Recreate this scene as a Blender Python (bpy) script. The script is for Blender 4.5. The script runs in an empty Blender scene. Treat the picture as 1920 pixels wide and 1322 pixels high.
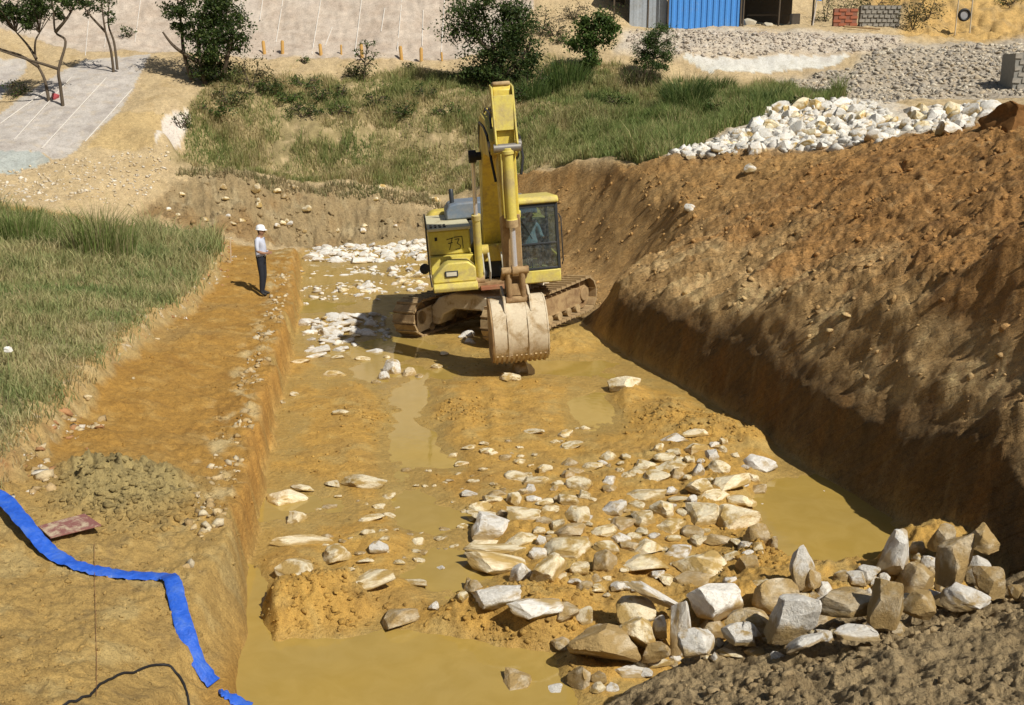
import bpy, bmesh, math, random
import numpy as np
from mathutils import Vector, Matrix, Euler
R = math.radians
random.seed(7); RNG = np.random.default_rng(11)
scene = bpy.context.scene
COL = scene.collection

# ------------------------------------------------------------------ camera
CAM_Z, PITCH, FPX = 5.0, R(13.6), 1900.0
cam_d = bpy.data.cameras.new('camera'); cam = bpy.data.objects.new('camera', cam_d); COL.objects.link(cam)
cam.location = (0, 0, CAM_Z); cam.rotation_euler = (R(90) - PITCH, 0, 0)
cam_d.sensor_width = 36.0; cam_d.lens = 36.0 * FPX / 1920.0
cam_d.clip_start = 0.1; cam_d.clip_end = 600
scene.camera = cam
# ------------------------------------------------------------------ sky, sun, exposure
SUN_EL = R(47); SUN_H = Vector((0.70, -0.714))
world = bpy.data.worlds.new('World'); scene.world = world; world.use_nodes = True
wn = world.node_tree.nodes; wl = world.node_tree.links
sky = wn.new('ShaderNodeTexSky'); sky.sky_type = 'NISHITA'; sky.sun_disc = False
sky.sun_elevation = SUN_EL; sky.sun_rotation = math.atan2(SUN_H.x, SUN_H.y)
sky.air_density = 1.2; sky.dust_density = 2.0
wl.new(sky.outputs[0], wn['Background'].inputs[0]); wn['Background'].inputs[1].default_value = 0.05
sun_d = bpy.data.lights.new('sun', 'SUN'); sun_d.energy = 4.9; sun_d.angle = R(0.53); sun_d.color = (1.0, 0.955, 0.87)
sun = bpy.data.objects.new('sun', sun_d); COL.objects.link(sun); sun.location = (30, -30, 40)
S = Vector((SUN_H.x * math.cos(SUN_EL), SUN_H.y * math.cos(SUN_EL), math.sin(SUN_EL)))
sun.rotation_euler = S.to_track_quat('Z', 'Y').to_euler()
vs = scene.view_settings
vs.view_transform = 'Standard'; vs.look = 'None'; vs.gamma = 1.0; vs.exposure = 0.0; vs.use_curve_mapping = False

# ------------------------------------------------------------------ pixel -> place
CP, SP = math.cos(PITCH), math.sin(PITCH)
def ray(u, v):
    a = (u - 960) / FPX; b = -(v - 661) / FPX
    return np.array([a, CP + b * SP, -SP + b * CP])
def pz(u, v, z):
    d = ray(u, v); t = (z - CAM_Z) / d[2]; return np.array([0, 0, CAM_Z]) + d * t
def pd(u, v, D):
    d = ray(u, v); return np.array([0, 0, CAM_Z]) + d * (D / d[1])
def proj(x, y, z):
    dz = z - CAM_Z; dep = y * CP - dz * SP; up = y * SP + dz * CP
    return 960 + FPX * x / dep, 661 - FPX * up / dep, dep

# ------------------------------------------------------------------ noise
def _h(ix, iy, s):
    n = (ix.astype(np.int64) * 374761393 + iy.astype(np.int64) * 668265263 + s * 974634541) & 0xffffffff
    n = ((n ^ (n >> 13)) * 1274126177) & 0xffffffff
    n = (n ^ (n >> 16)) & 0xffffffff
    return n
def perlin(x, y, s=0):
    x = np.asarray(x, float); y = np.asarray(y, float)
    x0 = np.floor(x); y0 = np.floor(y); fx = x - x0; fy = y - y0
    ix = x0.astype(np.int64); iy = y0.astype(np.int64)
    def g(dx, dy):
        a = _h(ix + dx, iy + dy, s) * (2 * np.pi / 4294967296.0)
        return np.cos(a) * (fx - dx) + np.sin(a) * (fy - dy)
    u = fx * fx * fx * (fx * (fx * 6 - 15) + 10); w = fy * fy * fy * (fy * (fy * 6 - 15) + 10)
    a = g(0, 0); b = g(1, 0); c = g(0, 1); d = g(1, 1)
    return 1.45 * ((a + (b - a) * u) * (1 - w) + (c + (d - c) * u) * w)
def fbm(x, y, o=4, s=0, gain=0.5):
    t = 0.0; a = 1.0; n = 0.0
    for k in range(o):
        t = t + a * perlin(x, y, s + 17 * k); n += a; a *= gain; x = x * 2.03 + 3.1; y = y * 2.03 - 1.7
    return t / n
def sstep(a, b, x):
    t = np.clip((x - a) / (b - a), 0, 1); return t * t * (3 - 2 * t)
def inpoly(px, py, poly):
    r = np.zeros(px.shape, bool); n = len(poly)
    for i in range(n):
        x1, y1 = poly[i]; x2, y2 = poly[(i + 1) % n]
        if y1 == y2: continue
        c = ((y1 > py) != (y2 > py)) & (px < (x2 - x1) * (py - y1) / (y2 - y1) + x1)
        r ^= c
    return r
def segdist(px, py, poly, closed=True):
    n = len(poly); best = np.full(px.shape, 1e9); idx = np.zeros(px.shape, np.int32)
    for i in range(n if closed else n - 1):
        x1, y1 = poly[i]; x2, y2 = poly[(i + 1) % n]; dx = x2 - x1; dy = y2 - y1
        t = np.clip(((px - x1) * dx + (py - y1) * dy) / (dx * dx + dy * dy + 1e-12), 0, 1)
        d = np.hypot(px - x1 - t * dx, py - y1 - t * dy)
        m = d < best; best[m] = d[m]; idx[m] = i
    return best, idx

# ------------------------------------------------------------------ tagging / mesh helpers
def tag(o, label=None, cat=None, group=None, kind=None):
    if label: o['label'] = label
    if cat: o['category'] = cat
    if group: o['group'] = group
    if kind: o['kind'] = kind
    return o
def link(name, me, mat=None, parent=None):
    o = bpy.data.objects.new(name, me); COL.objects.link(o)
    if mat is not None and me is not None: me.materials.append(mat)
    if parent is not None: o.parent = parent
    return o
def empty(name, loc, rot=(0, 0, 0)):
    o = bpy.data.objects.new(name, None); COL.objects.link(o); o.location = loc; o.rotation_euler = rot
    o.empty_display_size = 0.3; return o
def mesh_arrays(name, V, F, col=None, smooth=False):
    V = np.asarray(V, np.float32); F = np.asarray(F, np.int32); k = F.shape[1]
    me = bpy.data.meshes.new(name)
    me.vertices.add(len(V)); me.vertices.foreach_set('co', V.ravel())
    me.loops.add(F.size); me.loops.foreach_set('vertex_index', F.ravel())
    me.polygons.add(len(F)); me.polygons.foreach_set('loop_start', np.arange(0, F.size, k, dtype=np.int32))
    me.polygons.foreach_set('loop_total', np.full(len(F), k, np.int32))
    if smooth: me.polygons.foreach_set('use_smooth', np.ones(len(F), bool))
    me.update(calc_edges=True)
    if col is not None:
        c = np.ones((len(V), 4), np.float32); c[:, :col.shape[1]] = col
        at = me.color_attributes.new('Col', 'FLOAT_COLOR', 'POINT'); at.data.foreach_set('color', c.ravel())
    return me
class MB:
    def __init__(s): s.v = []; s.f = []
    def add(s, v, f):
        n = len(s.v); s.v += [tuple(p) for p in v]; s.f += [tuple(i + n for i in q) for q in f]; return s
    def box(s, x0, x1, y0, y1, z0, z1, M=None):
        v = [(x, y, z) for z in (z0, z1) for y in (y0, y1) for x in (x0, x1)]
        if M is not None: v = [M @ Vector(p) for p in v]
        return s.add(v, [(0, 2, 3, 1), (4, 5, 7, 6), (0, 1, 5, 4), (2, 6, 7, 3), (0, 4, 6, 2), (1, 3, 7, 5)])
    def prism(s, prof, x0, x1):            # prof = [(forward, z)], forward = -y
        n = len(prof); v = [(x, -a, b) for x in (x0, x1) for a, b in prof]
        return s.add(v, [tuple(range(n)), tuple(range(2 * n - 1, n - 1, -1))] + [(i, i + n, (i + 1) % n + n, (i + 1) % n) for i in range(n)])
    def prism_y(s, prof, y0, y1):          # prof = [(x, z)]
        n = len(prof); v = [(a, y, b) for y in (y0, y1) for a, b in prof]
        return s.add(v, [tuple(range(n - 1, -1, -1)), tuple(range(n, 2 * n))] + [(i, (i + 1) % n, (i + 1) % n + n, i + n) for i in range(n)])
    def tube(s, pts, r, n=8, cap=True):
        pts = [Vector(p) for p in pts]; rr = r if isinstance(r, (list, tuple)) else [r] * len(pts)
        v = []; f = []; ref = Vector((0.3, 0.1, 1)); pa = None
        for i, p in enumerate(pts):
            t = (pts[min(i + 1, len(pts) - 1)] - pts[max(i - 1, 0)])
            if t.length < 1e-9: t = Vector((0, 0, 1))
            t.normalize()
            a = t.cross(ref) if pa is None else pa - t * pa.dot(t)
            if a.length < 1e-4: a = t.cross(Vector((1, 0, 0)))
            a.normalize(); pa = a; b = t.cross(a)
            for k in range(n):
                g = 2 * math.pi * k / n; v.append(p + (a * math.cos(g) + b * math.sin(g)) * rr[i])
        for i in range(len(pts) - 1):
            for k in range(n): f.append((i * n + k, i * n + (k + 1) % n, (i + 1) * n + (k + 1) % n, (i + 1) * n + k))
        if cap: f += [tuple(range(n - 1, -1, -1)), tuple(range((len(pts) - 1) * n, len(pts) * n))]
        return s.add(v, f)
    def cyl(s, p0, p1, r, n=16): return s.tube([p0, p1], r, n)
    def mesh(s, name, smooth=None):
        me = bpy.data.meshes.new(name); me.from_pydata(s.v, [], s.f); me.update()
        bm = bmesh.new(); bm.from_mesh(me); bmesh.ops.recalc_face_normals(bm, faces=bm.faces); bm.to_mesh(me); bm.free()
        if smooth is not None: me.polygons.foreach_set('use_smooth', [True] * len(me.polygons)); me.set_sharp_from_angle(angle=R(smooth))
        return me
    def build(s, name, mat, parent=None, bevel=0.0, smooth=35, seg=2):
        o = link(name, s.mesh(name, smooth), mat, parent)
        if bevel:
            m = o.modifiers.new('bevel', 'BEVEL'); m.width = bevel; m.segments = seg; m.limit_method = 'ANGLE'; m.angle_limit = R(35)
        return o

# ------------------------------------------------------------------ materials
def nmat(name):
    m = bpy.data.materials.new(name); m.use_nodes = True; nt = m.node_tree
    return m, nt.nodes, nt.links, nt.nodes['Principled BSDF']
def noise_node(N, L, scale, detail=4, rough=0.6, coord='Object', dist=0.0):
    tc = N.new('ShaderNodeTexCoord'); t = N.new('ShaderNodeTexNoise')
    t.inputs['Scale'].default_value = scale; t.inputs['Detail'].default_value = detail
    t.inputs['Roughness'].default_value = rough; t.inputs['Distortion'].default_value = dist
    if coord == 'World':
        g = N.new('ShaderNodeNewGeometry'); L.new(g.outputs['Position'], t.inputs['Vector'])
    else: L.new(tc.outputs[coord], t.inputs['Vector'])
    return t.outputs['Fac']
def ramp(N, L, fac, stops):
    r = N.new('ShaderNodeValToRGB'); e = r.color_ramp.elements
    while len(e) < len(stops): e.new(0.5)
    for k, (p, c) in enumerate(stops): e[k].position = p; e[k].color = (*c, 1) if len(c) == 3 else c
    L.new(fac, r.inputs[0]); return r.outputs[0]
def mixc(N, L, fac, a, b, mode='MIX'):
    m = N.new('ShaderNodeMix'); m.data_type = 'RGBA'; m.blend_type = mode
    for sock, val in ((m.inputs[0], fac), (m.inputs[6], a), (m.inputs[7], b)):
        if isinstance(val, (int, float)): sock.default_value = val
        elif isinstance(val, tuple): sock.default_value = (*val, 1)
        else: L.new(val, sock)
    return m.outputs[2]
def bump(N, L, b, h, strength, dist=0.02, prev=None):
    n = N.new('ShaderNodeBump'); n.inputs['Strength'].default_value = strength; n.inputs['Distance'].default_value = dist
    L.new(h, n.inputs['Height'])
    if prev is not None: L.new(prev, n.inputs['Normal'])
    L.new(n.outputs[0], b.inputs['Normal']); return n.outputs[0]
def attr(N, name):
    a = N.new('ShaderNodeAttribute'); a.attribute_name = name; return a
def soil_mat(name, bscale=1.0, grain=14.0, var=0.45, scrape=False):
    m, N, L, b = nmat(name)
    a = attr(N, 'Col')
    n1 = noise_node(N, L, grain, 6, 0.75, 'World'); n2 = noise_node(N, L, grain * 5.5, 3, 0.7, 'World')
    c = mixc(N, L, var, a.outputs['Color'], ramp(N, L, n1, [(0.3, (0.25, 0.22, 0.18)), (0.5, (0.5, 0.5, 0.5)), (0.72, (0.78, 0.76, 0.72))]), 'OVERLAY')
    c = mixc(N, L, min(1.0, var * 1.1), c, ramp(N, L, n2, [(0.34, (0.16, 0.15, 0.13)), (0.46, (0.5, 0.5, 0.49)), (0.7, (0.72, 0.72, 0.70))]), 'OVERLAY')  # dark specks painted in as the small shadows of clods
    n0 = noise_node(N, L, grain * 0.22, 5, 0.7, 'World', 0.5)
    c = mixc(N, L, var * 0.7, c, ramp(N, L, n0, [(0.32, (0.33, 0.31, 0.28)), (0.5, (0.5, 0.5, 0.5)), (0.68, (0.66, 0.66, 0.65))]), 'OVERLAY')
    L.new(c, b.inputs['Base Color'])
    rr = N.new('ShaderNodeMapRange'); L.new(a.outputs['Alpha'], rr.inputs[0])
    rr.inputs[1].default_value = 0; rr.inputs[2].default_value = 1; rr.inputs[3].default_value = 0.22; rr.inputs[4].default_value = 0.92
    L.new(rr.outputs[0], b.inputs['Roughness']); b.inputs['Specular IOR Level'].default_value = 0.3
    h = bump(N, L, b, n1, min(1.0, 0.6 * bscale), 0.06 * bscale); h = bump(N, L, b, n2, 0.6, 0.014 * bscale, h)
    g_ = N.new('ShaderNodeNewGeometry'); vo = N.new('ShaderNodeTexVoronoi'); vo.inputs['Scale'].default_value = grain * 1.3; vo.inputs['Randomness'].default_value = 1.0; L.new(g_.outputs['Position'], vo.inputs['Vector'])
    h = bump(N, L, b, vo.outputs['Distance'], 0.25 * bscale, 0.03 * bscale, h); h.node.invert = True
    if scrape:          # oblique tooth marks left by the bucket
        cb = N.new('ShaderNodeCombineXYZ')
        for k, (vec, sc) in enumerate((((-.24, .97, 1.05), 2.6), ((.24, -.97, 1.0), .30), ((.97, .24, 0), .8))):
            dt = N.new('ShaderNodeVectorMath'); dt.operation = 'DOT_PRODUCT'; L.new(g_.outputs['Position'], dt.inputs[0]); dt.inputs[1].default_value = tuple(q * sc for q in vec); L.new(dt.outputs['Value'], cb.inputs[k])
        t = N.new('ShaderNodeTexNoise'); t.inputs['Scale'].default_value = 1.0; t.inputs['Detail'].default_value = 5; t.inputs['Roughness'].default_value = .62; t.inputs['Distortion'].default_value = .35; L.new(cb.outputs[0], t.inputs['Vector'])
        bump(N, L, b, t.outputs['Fac'], .9, .30, h)
    return m
def rock_mat(name, light, mid, mud, mudlo, mudhi, dark=(0.16, 0.15, 0.14)):
    m, N, L, b = nmat(name)
    oi = N.new('ShaderNodeObjectInfo'); tc = N.new('ShaderNodeTexCoord')
    ad = N.new('ShaderNodeVectorMath'); ad.operation = 'ADD'
    cb = N.new('ShaderNodeCombineXYZ'); mm = N.new('ShaderNodeMath'); mm.operation = 'MULTIPLY'; mm.inputs[1].default_value = 57.0
    L.new(oi.outputs['Random'], mm.inputs[0])
    for k in range(3): L.new(mm.outputs[0], cb.inputs[k])
    L.new(tc.outputs['Object'], ad.inputs[0]); L.new(cb.outputs[0], ad.inputs[1])
    def nz(s, d, r, ds=0.0):
        t = N.new('ShaderNodeTexNoise'); t.inputs['Scale'].default_value = s; t.inputs['Detail'].default_value = d
        t.inputs['Roughness'].default_value = r; t.inputs['Distortion'].default_value = ds; L.new(ad.outputs[0], t.inputs['Vector']); return t.outputs['Fac']
    n1 = nz(2.2, 5, 0.65, 0.6); n2 = nz(9, 5, 0.7); n3 = nz(1.7, 4, 0.6, 0.3)
    c = ramp(N, L, n1, [(0.32, mid), (0.5, light), (0.68, tuple(0.5 * (p + q) for p, q in zip(light, mid)))])
    c = mixc(N, L, 0.55, c, ramp(N, L, n2, [(0.28, (.30, .28, .26)), (0.44, (0.54, 0.54, 0.54)), (0.66, (0.80, 0.79, 0.76))]), 'OVERLAY')
    f = ramp(N, L, n3, [(mudlo, (0, 0, 0)), (mudhi, (1, 1, 1))])
    sp = N.new('ShaderNodeSeparateXYZ'); L.new(tc.outputs['Object'], sp.inputs[0])
    zz = N.new('ShaderNodeMath'); zz.operation = 'MULTIPLY_ADD'; L.new(n3, zz.inputs[0]); zz.inputs[1].default_value = -0.9; L.new(sp.outputs[2], zz.inputs[2])
    mr = N.new('ShaderNodeMapRange'); L.new(zz.outputs[0], mr.inputs[0]); mr.inputs[1].default_value = -0.54; mr.inputs[2].default_value = -0.38; mr.inputs[3].default_value = 0.9; mr.inputs[4].default_value = 0.0
    c = mixc(N, L, f, c, mud); c = mixc(N, L, mr.outputs[0], c, tuple(.95 * q for q in mud))
    hs = N.new('ShaderNodeHueSaturation'); vr = N.new('ShaderNodeMapRange'); L.new(oi.outputs['Random'], vr.inputs[0]); vr.inputs[3].default_value = 0.95; vr.inputs[4].default_value = 1.24
    L.new(vr.outputs[0], hs.inputs['Value']); L.new(c, hs.inputs['Color']); c = hs.outputs[0]
    L.new(c, b.inputs['Base Color']); b.inputs['Roughness'].default_value = 0.85
    b.inputs['Specular IOR Level'].default_value = 0.25
    h = bump(N, L, b, n2, 0.55, 0.07); bump(N, L, b, nz(26, 4, 0.75), 0.45, 0.025, h)
    return m
def paint_mat(name, col, dirt=(0.28, 0.19, 0.09), lo=0.5, hi=0.72, rough=0.45, scale=2.3, spec=0.4, metal=0.0):
    m, N, L, b = nmat(name)
    n1 = noise_node(N, L, scale, 8, 0.72, 'Object', 0.4); n2 = noise_node(N, L, scale * 9, 4, 0.7)
    f = ramp(N, L, n1, [(lo, (0, 0, 0)), (hi, (1, 1, 1))])
    c = mixc(N, L, f, col, dirt)
    c = mixc(N, L, 0.25, c, ramp(N, L, n2, [(0.3, (0.25, 0.24, 0.22)), (0.7, (0.7, 0.7, 0.7))]), 'OVERLAY')
    L.new(c, b.inputs['Base Color'])
    r2 = ramp(N, L, n1, [(lo, (rough,) * 3), (hi, (0.9,) * 3)]); L.new(r2, b.inputs['Roughness'])
    b.inputs['Metallic'].default_value = metal; b.inputs['Specular IOR Level'].default_value = spec
    bump(N, L, b, n2, 0.15, 0.01)
    return m
def flat_mat(name, col, rough=0.7, spec=0.3, metal=0.0, var=0.25, scale=6):
    m, N, L, b = nmat(name)
    n = noise_node(N, L, scale, 5, 0.65)
    c = mixc(N, L, var, col, ramp(N, L, n, [(0.3, (0.25, 0.25, 0.25)), (0.7, (0.72, 0.72, 0.72))]), 'OVERLAY')
    L.new(c, b.inputs['Base Color']); b.inputs['Roughness'].default_value = rough
    b.inputs['Specular IOR Level'].default_value = spec; b.inputs['Metallic'].default_value = metal
    return m
def leaf_mat(name, trans=0.25, var=0.3):
    m, N, L, b = nmat(name)
    a = attr(N, 'Col'); L.new(a.outputs['Color'], b.inputs['Base Color']); b.inputs['Roughness'].default_value = 0.6
    b.inputs['Specular IOR Level'].default_value = 0.25
    t = N.new('ShaderNodeBsdfTranslucent'); L.new(a.outputs['Color'], t.inputs[0])
    mx = N.new('ShaderNodeMixShader'); mx.inputs[0].default_value = trans
    L.new(b.outputs[0], mx.inputs[1]); L.new(t.outputs[0], mx.inputs[2]); L.new(mx.outputs[0], N['Material Output'].inputs[0])
    return m
# ================================================================== TERRAIN
# control points of the land without the trench: (u, v, 'z'/'D', value) read off the photograph, or ('w', x, y, z)
CT = [
 # bench beside the trench
 (450,560,'z',.6),(530,520,'z',.6),(530,620,'z',.6),(400,700,'z',.62),(450,750,'z',.62),(300,800,'z',.66),(390,880,'z',.64),
 (250,1000,'z',.70),(400,1050,'z',.66),(150,1150,'z',.74),(50,1250,'z',.8),(250,1290,'z',.72),(20,1060,'z',.8),(520,470,'z',.62),
 # grass field
 (405,520,'z',.82),(300,600,'z',.9),(230,680,'z',.95),(120,800,'z',1.0),(50,890,'z',1.05),(0,925,'z',1.06),
 (200,600,'z',1.05),(50,700,'z',1.15),(100,550,'z',1.1),(200,480,'z',1.1),(350,470,'z',1.0),(0,480,'z',1.25),(0,600,'z',1.2),(-300,700,'z',1.4),(-300,500,'z',1.6),
 # mound behind the worker
 (430,440,'D',35.2),(560,458,'D',37),(700,452,'D',37.6),(800,440,'D',37.6),
 (255,398,'D',36),(330,347,'D',37.5),(400,322,'D',38.5),(480,338,'D',39),(560,345,'D',39.4),(640,353,'D',39.6),(720,362,'D',39.6),(790,378,'D',39.4),(860,380,'D',39),
 (350,330,'D',40.3),(600,338,'D',41.5),(800,352,'D',41.5),
 # sandy apron and the left spur
 (150,385,'D',35),(200,330,'D',37),(50,350,'D',36),(250,285,'D',39),(0,320,'D',37),
 (0,290,'D',38),(110,296,'D',38),(200,200,'D',43),(290,112,'D',49),(100,170,'D',44.5),(0,215,'D',43),(0,130,'D',48),(0,50,'D',52),(150,50,'D',53.5),(350,200,'D',43),(320,260,'D',40),
 # grassy slope
 (400,250,'D',43),(600,250,'D',44),(800,260,'D',44),(980,300,'D',40.5),(1100,282,'D',39.5),(1250,262,'D',39.5),(1330,235,'D',41.5),
 (450,170,'D',46),(600,180,'D',47),(800,180,'D',47),(1000,200,'D',45),(1200,200,'D',45),(1350,190,'D',45),(1500,185,'D',45),
 (330,105,'D',50),(450,115,'D',51),(600,118,'D',51),(800,125,'D',51),(1000,110,'D',51),(1100,130,'D',49.5),(1250,150,'D',49),(1450,160,'D',48),
 # sprayed slope
 (300,80,'D',52.5),(450,100,'D',52.5),(600,103,'D',52.5),(800,110,'D',52.5),(900,100,'D',53),(450,0,'D',56.5),(600,0,'D',56.5),(800,0,'D',56.5),(300,0,'D',56),(930,0,'D',57),
 (600,-150,'D',63),(300,-150,'D',62),(0,-100,'D',60),(900,-150,'D',63),
 # terrace under the sheds
 (1020,60,'D',54),(1080,20,'D',56),(1150,80,'D',53),(1280,137,'D',49.8),(1280,103,'D',50.8),(1450,135,'D',49.8),(1450,103,'D',50.8),(1590,103,'D',50.8),(1570,122,'D',49.8),
 (1300,62,'D',54),(1500,57,'D',54),(1680,70,'D',54),(1300,54,'D',56),(1500,48,'D',57),(1200,50,'D',57),(1620,48,'D',58),
 (1800,66,'D',57),(1800,0,'D',60.5),(1910,68,'D',56),(1910,0,'D',60),(1720,0,'D',61),(1720,60,'D',57),
 (1750,78,'D',54),(1900,80,'D',54),(1750,190,'D',43),(1620,150,'D',47),(1900,180,'D',42),(1900,130,'D',47),(1650,180,'D',43),
 # white rubble bank
 (1250,291,'D',33),(1400,284,'D',32),(1530,278,'D',31.5),(1680,264,'D',29.5),(1400,240,'D',36),(1500,195,'D',38.5),(1620,190,'D',38.5),(1560,235,'D',35),(1680,215,'D',35),(1850,205,'D',35),(1800,243,'D',28),
 # spoil heap
 (1920,258,'D',19.5),(1850,243,'D',22),(1660,270,'D',24.5),(1400,288,'D',28.5),(1240,300,'D',30.5),(1100,306,'D',33.5),(980,337,'D',35.5),(900,362,'D',37.5),
 (1500,450,'z',2.5),(1700,480,'z',2.8),(1300,420,'z',2.25),(1150,400,'z',2.0),(1100,480,'z',1.25),(1080,540,'z',.7),(1250,500,'z',1.65),(1600,340,'D',21.5),(1800,380,'D',17.5),
 (1500,630,'z',1.75),(1330,590,'z',1.45),(1200,555,'z',1.15),(1920,740,'z',2.15),(1700,690,'z',1.95),(1850,560,'z',2.9),(1920,480,'z',3.4),(1350,340,'D',27),
 # near mound
 (1500,1205,'z',1.15),(1850,1115,'z',1.2),(1920,1250,'z',1.6),(1500,1322,'z',1.55),(1250,1240,'z',.95),(1200,1318,'z',1.1),(1130,1330,'z',.8),(1700,1260,'z',1.5),(1350,1290,'z',1.25),
 ('w',6.2,8.6,2.2),('w',5.6,9.6,2.0),('w',7.5,9,3.1),
 ('w',-20,20,1.8),('w',-30,35,3.2),('w',-25,10,1.6),('w',-8,5,1.0),('w',-5,2,1.2),('w',0,0,3.3),('w',0,2.5,2.3),('w',3,2.5,2.6),('w',-3,3,1.2),('w',8,5.5,4.0),('w',14,8,5.2),('w',6.4,2.6,5.3),('w',9,2,6.2),('w',7,0,5.8),('w',5,3.6,3.6),  # unseen high ground right of the camera, added to shade the near mound
 ('w',14,15,4.9),('w',14,22,4.9),('w',20,15,5.6),('w',25,30,6.2),('w',-40,60,13),('w',0,75,20),('w',40,78,18),('w',-50,40,7),('w',42,45,8),('w',0,105,34),('w',-70,95,32),('w',70,95,30),('w',22,64,10),('w',16,63,9.6),('w',30,63,11),
 ('w',0,-6,3.6),('w',-20,-5,2),('w',20,-5,5),
]
P3 = []
for c in CT:
    if c[0] == 'w': P3.append(c[1:])
    elif c[2] == 'z': P3.append(pz(c[0], c[1], c[3]))
    else: P3.append(pd(c[0], c[1], c[3]))
P3 = np.array(P3, float)
def _phi(r2): return np.sqrt(r2 + 0.25)
_n = len(P3)
_A = np.zeros((_n + 3, _n + 3)); _r2 = ((P3[:, None, :2] - P3[None, :, :2]) ** 2).sum(2)
_A[:_n, :_n] = _phi(_r2) - 0.03 * np.eye(_n); _A[:_n, _n] = 1; _A[:_n, _n + 1:] = P3[:, :2]; _A[_n:, :_n] = _A[:_n, _n:].T
_W = np.linalg.solve(_A, np.concatenate([P3[:, 2], np.zeros(3)]))
def base_land(x, y):
    sh = x.shape; x = x.ravel(); y = y.ravel(); out = np.empty(len(x))
    for i in range(0, len(x), 40000):
        a = x[i:i + 40000]; b = y[i:i + 40000]
        r2 = (a[:, None] - P3[:, 0]) ** 2 + (b[:, None] - P3[:, 1]) ** 2
        out[i:i + 40000] = _phi(r2) @ _W[:_n] + _W[_n] + a * _W[_n + 1] + b * _W[_n + 2]
    return out.reshape(sh)

# ---- trench outline at floor level, each side with its wall steepness
TF = []
def tf(pts, s, dx=0.0):
    for u, v in pts: p = pz(u, v, 0); TF.append((p[0] + dx, p[1], s))
tf([(430,1385),(455,1253),(470,1185)], 1.5)
tf([(462,1090),(485,1000),(500,900),(505,830),(530,740),(545,680),(556,611),(562,560),(563,520),(566,482)], 4.0)
tf([(572,470),(700,465),(800,463),(860,480)], 0.7)
tf([(950,505),(1050,560),(1085,600)], 0.38)
tf([(1098,640),(1180,690),(1300,760),(1480,890),(1660,1000)], 3.3, 0.40)
TF += [(5.25,9.6,3.0),(4.7,9.0,1.1),(3.3,8.7,1.0),(2.5,8.4,1.0),(1.7,8.1,1.0),(1.2,7.8,1.1),(.6,7.4,1.1),(-.2,6.8,1.1),(-1.0,6.5,1.1),(-2.3,6.6,1.3)]
TPOLY = [(a, b) for a, b, c in TF]; TSL = np.array([c for a, b, c in TF])
# floor relief: (u, v, ru, rv, height)
FL = [(580,1140,75,40,.30),(650,1120,50,28,.16),(520,1170,25,35,.18),(905,1165,75,32,.26),(985,1185,50,30,.26),(1040,1150,70,40,.2),(760,1120,60,25,.06),
 (1180,960,230,110,.10),(1340,930,90,70,.13),(1250,860,130,40,.08),(1000,1010,110,70,.10),(1430,1040,60,45,.22),(1150,1100,120,40,.15),(560,1060,60,30,.08),
 (1560,1120,190,60,.34),(1380,1170,150,45,.24),(1760,1070,110,70,.42),(1220,1210,140,45,.15),(1100,1270,60,45,.12),
 (700,770,50,45,.07),(640,830,80,50,.05),(870,770,45,60,.10),(925,770,14,60,.06),(1010,760,60,60,.07),(600,760,60,40,.05),(1180,745,30,25,.14),(1250,780,45,28,.17),(1330,810,55,24,.19),(1410,830,35,18,.14),
 (930,850,70,40,.06),(640,1010,90,40,.05),(720,1020,50,25,.07),(800,905,120,25,.03),(990,650,120,18,.05),(1060,640,50,25,.15),(560,690,40,18,.05),(880,640,90,14,.05),(600,880,100,40,.04),
 (770,480,60,10,.10),(650,478,90,9,.14),(770,520,45,18,.12),(660,545,55,13,.10),(610,610,60,18,.08),(900,560,120,30,.06),
 (770,745,40,22,-.06),(760,800,26,30,-.05),(800,830,40,24,-.06),(850,865,45,18,-.045),(620,520,60,16,-.08),(590,575,40,14,-.05),(740,650,90,14,-.07),(1050,690,70,18,-.07),(1110,770,55,28,-.07),(870,970,130,22,-.06),
 (570,945,80,22,-.05),(900,1050,45,40,-.06),(760,1085,70,12,-.05),(480,1130,25,60,-.16),(690,1265,260,50,-.30),(860,1290,150,60,-.22),(500,1250,40,60,-.18),(1540,1000,105,75,-.34),(1450,935,40,25,-.16),(1640,1060,60,40,-.22),(650,700,60,18,-.03),(820,700,60,16,-.05)]
def floor_z(x, y):
    u, v, _ = proj(x + .22 * fbm(x * 1.1, y * 1.1, 4, 150), y + .30 * fbm(x * 1.1 + 7, y * 1.1, 4, 151), 0.0)
    z = 0.022 + 0 * x
    for a, b, ru, rv, h in FL: z = z + h * np.exp(-((u - a) / ru) ** 2 - ((v - b) / rv) ** 2)
    return z

def segdist3(px, py, poly):
    n = len(poly); best = np.full(px.shape, 1e9); idx = np.zeros(px.shape, np.int32); bt = np.zeros(px.shape)
    for i in range(n):
        x1, y1 = poly[i]; x2, y2 = poly[(i + 1) % n]; dx = x2 - x1; dy = y2 - y1
        t = np.clip(((px - x1) * dx + (py - y1) * dy) / (dx * dx + dy * dy + 1e-12), 0, 1)
        d = np.hypot(px - x1 - t * dx, py - y1 - t * dy); m = d < best
        best[m] = d[m]; idx[m] = i; bt[m] = t[m]
    return best, idx, bt
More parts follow.
